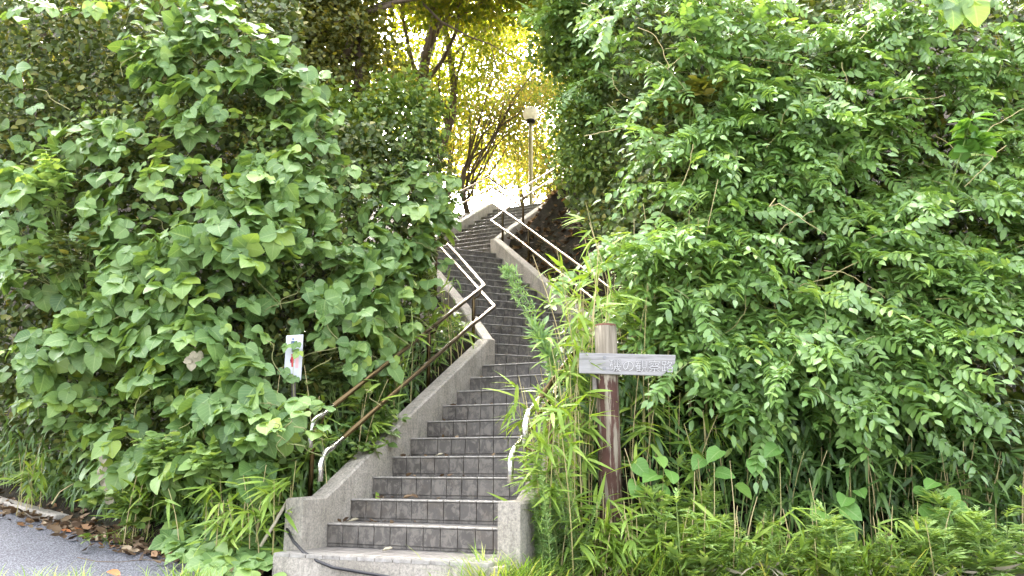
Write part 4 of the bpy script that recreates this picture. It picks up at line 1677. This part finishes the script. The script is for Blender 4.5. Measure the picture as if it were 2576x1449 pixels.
# ------------------------------------------------------------------ bamboo grass
def bamboo(label, sx, sy, Y, height, nculm, nleaf, leaves, spread=.18, lean=(0, 0), start=.35, group='bamboo grass clumps', lsc=1.0):
    b0_ = at(sx, sy, Y)
    z0 = gz(b0_.x, b0_.y)
    t = thing('bamboo_grass', label, 'bamboo grass', (b0_.x, b0_.y, z0), group)
    for c_ in range(nculm):
        bx = b0_.x + random.gauss(0, spread)
        by = b0_.y + random.gauss(0, spread * .5)
        zb = gz(bx, by) - .05
        h = height * random.uniform(.7, 1.1)
        ln = Vector((lean[0] + random.gauss(0, .10), lean[1] + random.gauss(-.05, .06), 0)) * h
        pts = [Vector((bx, by, zb + h * k / 6)) + ln * (k / 6) ** 2 for k in range(7)]
        MB().tube(pts, [.0045, .0043, .004, .0037, .0033, .0028, .002], 4).build('culm', CANE, t)
        k = 0
        while k < nleaf:
            f_ = random.uniform(start, 1.0) ** .8
            j = min(5, int(f_ * 6))
            p = pts[j].lerp(pts[j + 1], f_ * 6 - j)
            az = random.uniform(0, 6.283)
            dv = Vector((math.cos(az), math.sin(az) * .7 - .35, random.uniform(-.1, .5)))
            q = p + dv * random.uniform(.02, .08)
            for m in range(random.randint(3, 5)):
                T = dv + rvec(.5) + Vector((0, -.1, -.25))
                inst('leaf', random.choice(leaves), t, frame(q + rvec(.012), T, Vector((0, -.3, 1)) + rvec(.3), random.uniform(.75, 1.15) * lsc))
                k += 1
    return t


bamboo('tall bamboo grass clump just right of the lower handrail', 1378, 1290, 5.6, 1.2, 11, 17, BL, .10, (-.03, 0), .15)
bamboo('bamboo grass clump covering the wall beside the third step', 1415, 1250, 5.85, 1.5, 12, 18, BL, .12, (-.05, 0), .2)
bamboo('bamboo grass clump hiding the right end of the middle steps', 1450, 1150, 6.4, 1.6, 12, 18, BL, .16, (-.05, 0), .25)
bamboo('tall thin bamboo grass stalks rising in front of the middle flight', 1440, 1280, 5.95, 2.0, 6, 14, BL, .14, (-.02, 0), .55)
bamboo('bamboo grass clump touching the left side of the signpost', 1470, 1280, 5.7, 1.15, 6, 13, BL)
bamboo('bamboo grass clump behind the top of the signpost', 1545, 1240, 6.25, 1.9, 7, 11, BL, .2)
bamboo('bamboo grass clump right below the arrow board tip', 1620, 1270, 6.05, 1.15, 7, 12, BL, .2)
bamboo('tallest bamboo grass stalks behind the arrow board', 1690, 1240, 6.5, 2.2, 7, 9, BL, .2, (0, 0), .4)
for i, sx in enumerate((1730, 1850, 1960, 2070, 2180, 2290, 2400, 2500, 2590)):
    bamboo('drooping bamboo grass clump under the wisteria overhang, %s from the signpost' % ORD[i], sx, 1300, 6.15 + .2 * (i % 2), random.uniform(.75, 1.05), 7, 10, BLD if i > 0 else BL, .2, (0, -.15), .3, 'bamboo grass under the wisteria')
bamboo('bamboo grass hanging from the bank top right of the golden gap', 1500, 420, 8.6, 1.6, 6, 10, BL, .15, (-.1, -.2), .5)
bamboo('bright bamboo grass tuft at the far left above the kerb', 95, 1190, 8.2, .75, 7, 9, BL, .14)
bamboo('bamboo grass hanging over the road edge below the withered leaves', 330, 1290, 6.95, .6, 7, 9, BL, .18, (.1, -.2))
bamboo('bamboo grass clump in front of the kudzu curtain base', 560, 1330, 6.35, .6, 8, 9, BL, .2, (0, -.15))
bamboo('bamboo grass clump left of the concrete wall end', 690, 1330, 6.2, .7, 9, 10, BL, .16, (.05, -.1))
bamboo('bamboo grass stalks round the restroom sign post', 720, 1290, 6.55, 1.25, 7, 8, BL, .18)
bamboo('bamboo grass between the handrail end and the wall', 870, 1180, 7.0, .8, 8, 10, BL, .16)
bamboo('bamboo grass behind the second handrail post', 960, 1050, 7.8, .95, 8, 10, BL, .2)
bamboo('bamboo grass at the handrail corner of the lowest flight', 1110, 880, 8.7, .85, 9, 11, BL, .22)
bamboo('bamboo grass hanging over the handrail of the middle flight', 1060, 760, 9.3, 1.0, 7, 9, BL, .2)
bamboo('thin bamboo stalks standing in the kudzu below the brownish tree', 690, 470, 8.2, 1.6, 5, 8, BL, .18, (0, 0), .5)
bamboo('thin bamboo stalks left of the glossy shrub', 800, 400, 8.8, 1.5, 5, 8, BL, .2, (0, 0), .5)


# ------------------------------------------------------------------ weeds
def mugwort_meshes(seed, h, mat, narrow=False, n=30):
    g = np.random.default_rng(seed)
    r = random.Random(seed)
    b = MB()
    P, T, N, S = [], [], [], []
    for s in range(3 if not narrow else 4):
        ln = Vector((r.gauss(0, .14), r.gauss(-.05, .12), 0)) * h
        hh = h * r.uniform(.75, 1.05)
        bx = Vector((r.gauss(0, .04), r.gauss(0, .03), 0))
        pts = [bx + Vector((0, 0, hh * k / 5)) + ln * (k / 5) ** 1.6 for k in range(6)]
        b.tube(pts, [.0035, .0033, .003, .0026, .002, .0015], 4)
        for k in range(n):
            f_ = r.uniform(.08, 1)
            j = min(4, int(f_ * 5))
            p = pts[j].lerp(pts[j + 1], f_ * 5 - j)
            az = k * 2.4 + r.uniform(-.3, .3)
            d = Vector((math.cos(az), math.sin(az), r.uniform(.1, .9)))
            L = (.115 if not narrow else .065) * (1.15 - .55 * f_) * r.uniform(.8, 1.2)
            if narrow:
                P.append(p)
                T.append(d)
                N.append(Vector((0, 0, 1)) + rvec(.2))
                S.append(L)
            else:
                # lobed leaf: a middle lobe and four side lobes
                for (off, ang, sc) in ((0, 0, 1), (.35, .7, .55), (.35, -.7, .55), (.6, .55, .5), (.6, -.55, .5)):
                    P.append(p + d.normalized() * L * off)
                    dd = Matrix.Rotation(ang, 3, 'Z') @ d
                    T.append(dd + Vector((0, 0, -.15)))
                    N.append(Vector((0, -.2, 1)) + rvec(.15))
                    S.append(L * sc)
    tm = ([(0, 0, 0), (-.16, .45, .03), (.16, .45, .03), (0, 1, -.1)], [(0, 2, 3), (0, 3, 1)]) if not narrow else \
         ([(0, 0, 0), (-.06, .45, .02), (.06, .45, .02), (0, 1, -.1)], [(0, 2, 3), (0, 3, 1)])
    o = cloud('leaves', tm[0], tm[1], np.array(P), np.array(T), np.array(N), np.array(S), mat)
    me = o.data
    bpy.data.objects.remove(o)
    return b.mesh('stem', GREENSTEM), me


MW = [mugwort_meshes(40 + i, .38, WEED) for i in range(4)]
FW = [mugwort_meshes(60 + i, .85, WEED_P, True, 240) for i in range(3)]


def weed(name, label, cat, sx, sy, Y, pair, s, group):
    p = at(sx, sy, Y)
    z = gz(p.x, p.y)
    t = thing(name, label, cat, (p.x, p.y, z), group)
    M = Matrix.Translation((p.x, p.y, z)) @ Matrix.Rotation(random.uniform(0, 6.28), 4, 'Z') @ Matrix.Scale(s, 4)
    inst('stem', pair[0], t, M)
    tag(inst('leaves', pair[1], t, M), kind='stuff')
    return t


i = 0
for sx in np.linspace(1600, 2560, 15):
    weed('mugwort', 'pale green mugwort in the front weed row, %s from the signpost' % ORD[i], 'weed', sx + random.uniform(-12, 12), 1449, 5.42 + random.uniform(0, .12), MW[i % 4], random.choice((.5, .8, 1.0, 1.2, 1.45)), 'front row of mugwort')
    i += 1
i = 0
for sx in np.linspace(1600, 2560, 12):
    weed('mugwort', 'mugwort in the weed row under the bamboo grass, %s from the signpost' % ORD[i], 'weed', sx + random.uniform(-20, 20), 1400, 5.85 + random.uniform(0, .15), MW[(i + 1) % 4], random.choice((.5, .8, 1, 1.3, 1.7)), 'back row of mugwort')
    i += 1
for i, (sx, Y, s) in enumerate(((1372, 5.45, 1.0), (1405, 5.6, 1.1), (1440, 5.5, .85), (1350, 5.6, .8))):
    weed('feathery_weed', 'feathery pale weed beside the right wall end, %s from the stairs' % ORD[(1, 2, 3, 0)[i]], 'weed', sx, 1400, Y, FW[i % 3], s, 'feathery weeds by the right wall')
# fleabane leaning out over the stairs
t = thing('fleabane', 'pale green fleabane stalk leaning out over the dark steps', 'weed', tuple(at(1440, 1200, 6.0)))
fl = [at(x, y, 6.0) for x, y in ((1440, 1200), (1420, 1050), (1395, 930), (1365, 860), (1330, 800), (1300, 750), (1280, 700), (1272, 685))]
MB().tube(fl, [.005, .005, .0045, .004, .0035, .003, .002, .0015], 5).build('stem', GREENSTEM, t)
P, T, N, S = [], [], [], []
for k in range(620):
    f_ = random.uniform(.25, 1)
    j = min(6, int(f_ * 7))
    p = fl[j].lerp(fl[j + 1], f_ * 7 - j)
    ax_ = (fl[j + 1] - fl[j]).normalized()
    side = Vector((1, 0, .5)) if random.random() < .75 else Vector((-.6, -.3, .3))
    if f_ > .5:
        p = p + (side * .5 + ax_ * .9).normalized() * random.uniform(0, .16) * min(1, (1.02 - f_) * 4)
    P.append(p)
    T.append(ax_ * .6 + rvec(.6))
    N.append(rvec(1))
    S.append(random.uniform(.02, .04) if f_ > .5 else random.uniform(.05, .09))
tag(cloud('leaves', T_LANCE[0], T_LANCE[1], np.array(P), np.array(T), np.array(N), np.array(S) * 1.8, WEED_P, t), kind='stuff')


def heart_plant(label, spots, Y):
    bx = sum(s[0] for s in spots) / len(spots)
    p0 = at(bx, 1380, Y + .1)
    p0.z = gz(p0.x, p0.y)
    t = thing('heart_leaved_seedling', label, 'seedling', tuple(p0), 'heart leaved seedlings')
    for (sx, sy, w) in spots:
        p = at(sx, sy, Y + random.uniform(-.05, .05))
        s = w * Y / FPX / .14
        T = Vector((random.uniform(-1, 1), -.5, random.uniform(-.8, -.1)))
        N = Vector((random.uniform(-.5, .5), -.6, .75))
        base = p - T.normalized() * .06 * s
        inst('leaf', random.choice(HL_), t, frame(base, T, N, s))
        MB().tube([p0, (p0 + base) / 2 + Vector((0, .05, .08)), base], [.004, .003, .0018], 4).build('stem', GREENSTEM, t)


heart_plant('heart leaved seedling with six leaves in the dark grass', [(2060, 1290, 46), (2125, 1258, 44), (2165, 1240, 34), (2140, 1285, 50), (2135, 1335, 46), (2080, 1310, 40)], 5.75)
heart_plant('heart leaved seedling at the far right under the bamboo grass', [(2320, 1240, 50), (2345, 1215, 40), (2395, 1250, 40), (2335, 1290, 50), (2410, 1280, 52), (2375, 1300, 44)], 5.75)
heart_plant('broad leaved seedling right of the signpost foot', [(1610, 1175, 46), (1640, 1200, 50), (1660, 1160, 40), (1690, 1195, 42), (1600, 1225, 44), (1670, 1230, 40)], 5.7)
heart_plant('broad leaved seedling in the middle of the weeds under the overhang', [(1760, 1160, 44), (1800, 1140, 46), (1945, 1130, 44), (1820, 1190, 46), (1900, 1170, 44), (1870, 1230, 46)], 5.85)

def sapling(label, sx, sy, Y, rad, n, size, mat):
    c_ = at(sx, sy, Y)
    base = Vector((c_.x + random.uniform(-.1, .1), c_.y + .35, max(gz(c_.x, c_.y + .35), c_.z - .55)))
    t = thing('sapling', label, 'sapling', tuple(base), 'saplings among the vines')
    P, T, N = [], [], []
    tips = []
    for k in range(max(4, n // 14)):
        tip = c_ + Vector((random.gauss(0, rad * .6), random.gauss(-.05, rad * .4), random.gauss(0, rad * .5)))
        tips.append(tip)
        MB().tube([base, base.lerp(tip, .5) + rvec(.03), tip], [.006, .004, .002], 4).build('stem', GREENSTEM, t)
    for k in range(n):
        tp = random.choice(tips)
        az = random.uniform(0, 6.28)
        d = Vector((math.cos(az), math.sin(az) - .3, random.uniform(-.5, .5)))
        P.append(tp + d * random.uniform(0, .05) - (tp - base).normalized() * random.uniform(0, .12))
        T.append(d)
        N.append(Vector((0, -.3, .9)) + rvec(.3))
    tag(cloud('leaves', T_OV[0], T_OV[1], np.array(P), np.array(T), np.array(N), size * rng.uniform(.7, 1.3, n), mat, t), kind='stuff')


sapling('leafy sapling leaning over the left stair wall halfway up', 960, 1060, 7.15, .17, 150, .085, EVER_L)
sapling('pale yellowish shoots at the left edge above the broad mound', 130, 440, 7.3, .2, 140, .11, WEED)
sapling('yellowish shoots right of the broad kudzu mound', 760, 500, 7.3, .2, 140, .10, WEED)
sapling('dark glossy sapling between kudzu patches at the far left', 180, 640, 7.2, .25, 190, .10, EVER)
sapling('glossy dark sapling right of the restroom sign', 830, 940, 6.95, .16, 130, .09, EVER)
sapling('leafy green shoots at the foot of the kudzu curtain', 420, 1120, 6.6, .2, 170, .11, WEED)
sapling('whorled green shoots in the lower kudzu tangle', 540, 1140, 6.4, .16, 140, .11, WEED)
sapling('low dark leaved sapling beside the road litter', 330, 1260, 6.9, .22, 190, .09, EVER_L)
sapling('olive green sapling rising through the upper wisteria', 1760, 250, 6.9, .2, 150, .10, OLIVE)
sapling('round leaved creeper at the right edge', 2440, 320, 6.2, .2, 60, .14, HEART)
sapling('dark glossy bush in the deep shadow at the lower right', 2500, 1080, 6.3, .3, 260, .10, EVER)
sapling('green sapling hanging over the wall end by the hooked rail', 900, 1130, 6.85, .12, 90, .07, EVER_L)

# big pale leaves at the top right corner
t = thing('kudzu_vine', 'large pale kudzu leaves hanging in at the top right corner', 'vine', tuple(at(2410, -40, 5.6)))
for (sx, sy, s) in ((2385, 25, 1.15), (2440, 15, 1.2), (2350, 10, .9)):
    inst('leaf', random.choice(KL), t, frame(at(sx, sy - 25, 5.6), Vector((random.uniform(-.3, .3), -.2, -1)), Vector((random.uniform(-.3, .3), -1, .4)), s))
MB().tube([at(2500, -60, 5.9), at(2440, -40, 5.7), at(2380, -20, 5.6)], .004, 5).build('stem', VINE, t)


# ------------------------------------------------------------------ grass tufts
def tuft(label, sx, sy, Y, n, L, spread, mat=GRASS):
    p = at(sx, sy, Y)
    z = gz(p.x, p.y)
    t = thing('grass_tuft', label, 'grass', (p.x, p.y, z), 'grass tufts along the road')
    P = np.stack([p.x + rng.normal(0, spread, n), p.y + rng.normal(0, spread * .5, n), np.full(n, z)], 1)
    P[:, 2] = ground_z(P[:, 0], P[:, 1])
    az = rng.uniform(0, 6.28, n)
    T = np.stack([np.cos(az) * .7, np.sin(az) * .7 - .1, rng.uniform(.6, 1.6, n)], 1)
    N = np.stack([np.cos(az), np.sin(az), np.full(n, -.3)], 1) * -1
    N[:, 2] = .6
    tm = ([(-.018, 0, 0), (.018, 0, 0), (-.014, .4, 0), (.014, .4, 0), (-.009, .75, -.1), (.009, .75, -.1), (0, 1, -.26)], [(0, 1, 3, 2), (2, 3, 5, 4), (4, 5, 6)])
    tag(cloud('blades', tm[0], tm[1], P, T, N, L * rng.uniform(.5, 1.2, n), mat, t), kind='stuff')


tuft('bright grass tuft covering the right end of the paved slab', 1245, 1462, 5.22, 420, .34, .13)
tuft('grass tuft between the slab and the right wall end', 1310, 1440, 5.33, 320, .32, .12)
tuft('grass tuft below the right wall end among dead leaves', 1340, 1440, 5.5, 200, .24, .12)
tuft('bright grass at the bottom left corner of the road', 90, 1475, 5.5, 420, .16, .22)
tuft('grass tuft on the asphalt below the trailing kudzu', 470, 1475, 5.5, 260, .2, .10)
tuft('grass tuft beside the kerb among brown leaves', 130, 1262, 8.6, 160, .16, .15)
tuft('small grass tuft in the dead leaves at the road edge', 330, 1330, 6.9, 120, .16, .12)
for i, sx in enumerate((1600, 1670, 1750, 1830, 1920, 2030, 2130)):
    tuft('long bladed grass tuft at the front of the right verge, %s from the signpost' % ORD[i], sx, 1449, 5.5 + .1 * (i % 2), 190, random.uniform(.28, .42), .16)
bamboo('dense bamboo grass standing before the signpost foot', 1520, 1440, 5.6, .6, 14, 13, BL, .10, (0, 0), .15)
for i, sx in enumerate((1600, 1690, 1790, 1900, 2040, 2190, 2330)):
    bamboo('bright low bamboo grass in the front verge, %s from the signpost' % ORD[i], sx, 1420, 5.52 + .1 * (i % 2), random.uniform(.4, .65), 5, 6, BL, .12, (0, -.1), .2, 'low bamboo grass in the verge', .85)
tuft('grass tuft near the bottom right corner', 2250, 1449, 5.5, 240, .28, .25)


# ------------------------------------------------------------------ dead leaves
def litter(label, n, sampler, size=.09):
    P, N, T = [], [], []
    for _ in range(n):
        x, y, zo = sampler()
        P.append((x, y, gz(x, y) + .012 + zo))
        a_ = random.uniform(0, 6.28)
        T.append((math.cos(a_), math.sin(a_), random.uniform(-.2, .5)))
        N.append(tuple(Vector((0, -.3, 1)) + rvec(.5)))
    o = cloud('leaf_litter', T_CURL[0], T_CURL[1], np.array(P), np.array(T), np.array(N), size * rng.uniform(.5, 1.3, len(P)), DRY, smooth=False)
    return tag(o, label, kind='stuff')


def s_bank():
    while True:
        y = random.uniform(8.6, 15.5)
        x = random.uniform(-.6, 3.2)
        d, z = lat_stair(np.array([x]), np.array([y]))
        if .95 < d[0] < 2.6 and x > -.35 + (13.3 - y) * .38:
            return x, y, 0


litter('brown leaf litter on the steep bank right of the middle flight', 3800, s_bank, .085)


def s_foot():
    x = random.uniform(-8.5, -1.7)
    return x, float(np.interp(x, FX, FY)) - .05 + random.gauss(0, .14), random.uniform(0, .03)


litter('brown leaf litter along the road edge under the left bank', 950, s_foot, .075)


def s_right():
    x = random.gauss(.75, .38)
    return x, 5.42 + random.gauss(0, .10), random.uniform(0, .05)


litter('crisp dead leaves in front of the signpost', 240, s_right, .11)


def s_slab():
    x = random.uniform(-1.9, -1.1)
    return x, 5.6 - (x + 1.2) * .45 + random.gauss(0, .07), random.uniform(0, .02)


litter('dead leaves beside the left end of the slab', 150, s_slab, .07)


def single_leaf(label, sx, sy, Y, size, mat, zz=None):
    p = at(sx, sy, Y)
    z = (float(road_z(np.array(p.x), np.array(p.y))) + .012) if zz is None else zz
    b = MB()
    V, F, U = blade(size, size * .62, P_OVA, 2, .28, -.15, .06, int(sx))
    M = frame((p.x, p.y, z + .004), Vector((random.uniform(-1, 1), random.uniform(-.4, .4), .05)), Vector((0, -.35, 1)), 1)
    b.add([M @ Vector(v) for v in V], F)
    return tag(b.build('fallen_leaf', mat), label, 'leaf')


def s_steps():
    n_ = random.choice(range(1, 18))
    t_ = T1 if n_ < 10 else T2
    q_ = LN[n_] + hd(ANG[n_]) * random.uniform(.12, t_ - .02) + ax(ANG[n_]) * min(1.5, max(.03, abs(random.gauss(0, .55))))
    return q_.x, q_.y, n_ * RISE - gz(q_.x, q_.y) - .004


litter('small dry leaves scattered on the stair treads', 130, s_steps, .045)
single_leaf('orange curled leaf lying alone on the grey asphalt', 305, 1418, 5.85, .11, DRY_O)
single_leaf('yellow leaf on the asphalt near the left kerb', 32, 1274, 8.4, .13, GOLD)
single_leaf('brown red leaf on the asphalt beside the yellow one', 90, 1281, 8.2, .11, DRY_O)
single_leaf('small orange leaf on the asphalt below the brown litter', 180, 1330, 7.3, .09, DRY_O)
single_leaf('large orange dead leaf leaning in the litter below the signpost', 1425, 1425, 5.42, .16, DRY_O, gz(.4, 5.42) + .03)
single_leaf('large tan dead leaf standing in the weeds below the signpost', 1535, 1415, 5.45, .18, DRY_O, gz(.7, 5.45) + .05)
for lab, n_, s_, mt in (('curled brown leaf on the left end of the lowest step', 1, .10, DRY_P), ('small brown leaf on the second step near the wall', 2, .40, DRY), ('pale leaf on the fourth step', 4, .35, DRY_P), ('small leaf on the middle of the paved slab', 0, .6, DRY_P)):
    p = O1 + hd(A1) * (T1 * (n_ - 1) + .12) + ax(A1) * s_
    b = MB()
    V, F, U = blade(.085, .05, P_OVA, 2, .3, -.2, .08, n_)
    M = frame((p.x, p.y, n_ * RISE + .008), Vector((1, random.uniform(-.4, .4), .05)), Vector((0, -.3, 1)), 1)
    b.add([M @ Vector(v) for v in V], F)
    tag(b.build('fallen_leaf', mt), lab, 'leaf')

P, T, N = [], [], []
for _ in range(620):
    x = random.uniform(.5, 3.9)
    y = random.uniform(5.35, 5.95)
    P.append((x, y, gz(x, y) + random.uniform(.01, .16)))
    az = random.uniform(0, 6.28)
    T.append((math.cos(az), math.sin(az), random.uniform(-.9, .3)))
    N.append(tuple(rvec(1)))
tag(cloud('dead_grass', T_LANCE[0], T_LANCE[1], np.array(P), np.array(T), np.array(N), rng.uniform(.1, .24, len(P)), DRY_P), 'straw coloured dead bamboo leaves caught in the right verge', kind='stuff')

# ------------------------------------------------------------------ cable, stake, twigs
cp = [at(x, y, Y) for x, y, Y in ((722, 1330, 6.1), (738, 1362, 5.95), (765, 1390, 5.8), (800, 1412, 5.7), (840, 1428, 5.62), (900, 1438, 5.55), (970, 1450, 5.46), (1050, 1470, 5.35))]
cp = [Vector((p.x, p.y, max(p.z, gz(p.x, p.y) + .014))) for p in cp]
tag(MB().tube(cp, .011, 8).build('cable', BLACK, smooth=True), 'black rubber cable curving down past the slab to the road', 'cable')
tag(MB().tube([at(655, 1375, 6.0), at(690, 1318, 6.05), at(724, 1258, 6.15)], .012, 8).build('cane_stake', DRY_P, smooth=True), 'pale bamboo cane leaning on the left wall end', 'cane')


def twig(label, pts, r=.004, mat=None):
    P = [at(*p) for p in pts]
    P = [Vector((p.x, p.y, max(p.z, gz(p.x, p.y) + .012))) for p in P]
    tag(MB().tube(P, [lerp(r, r * .4, k / (len(P) - 1)) for k in range(len(P))], 5).build('twig', mat or TWIG), label, 'twig')


twig('thin brown twig lying curved on the asphalt', [(195, 1402, 6.0), (240, 1412, 5.95), (300, 1414, 5.95), (355, 1408, 6.0), (400, 1410, 5.95), (440, 1418, 5.9)])
twig('forked pale twig standing at the kerb end', [(130, 1268, 8.0), (150, 1238, 8.0), (170, 1225, 8.0), (200, 1208, 8.0), (225, 1195, 8.0)], .006, CANE)
twig('long pale tendril curling out of the dark hollow on the right', [(1950, 500, 6.3), (1935, 520, 6.25), (1960, 512, 6.2), (1990, 530, 6.15), (2030, 560, 6.1), (2080, 590, 6.1)], .005, CANE)
twig('pale vine stem hanging in front of the bamboo right of the arrow board', [(1682, 830, 6.2), (1680, 950, 6.2), (1684, 1060, 6.2), (1686, 1150, 6.2)], .007, CANE)
for i, sx in enumerate((1590, 1650, 1735, 1790, 1850, 1960, 2060)):
    x1_ = sx + random.uniform(-25, 25)
    twig('pale dead stalk standing in the right verge, %s from the signpost' % ORD[i], [(sx, 1400, 5.7), ((sx + x1_) / 2 + 4, 1280, 5.7), (x1_, random.uniform(1120, 1230), 5.72)], .004, CANE)
twig('thin vine hanging past the second handrail post', [(1035, 770, 7.0), (1040, 850, 7.0), (1020, 930, 7.0), (1004, 1000, 6.95), (1000, 1060, 6.9)], .003, GREENSTEM)
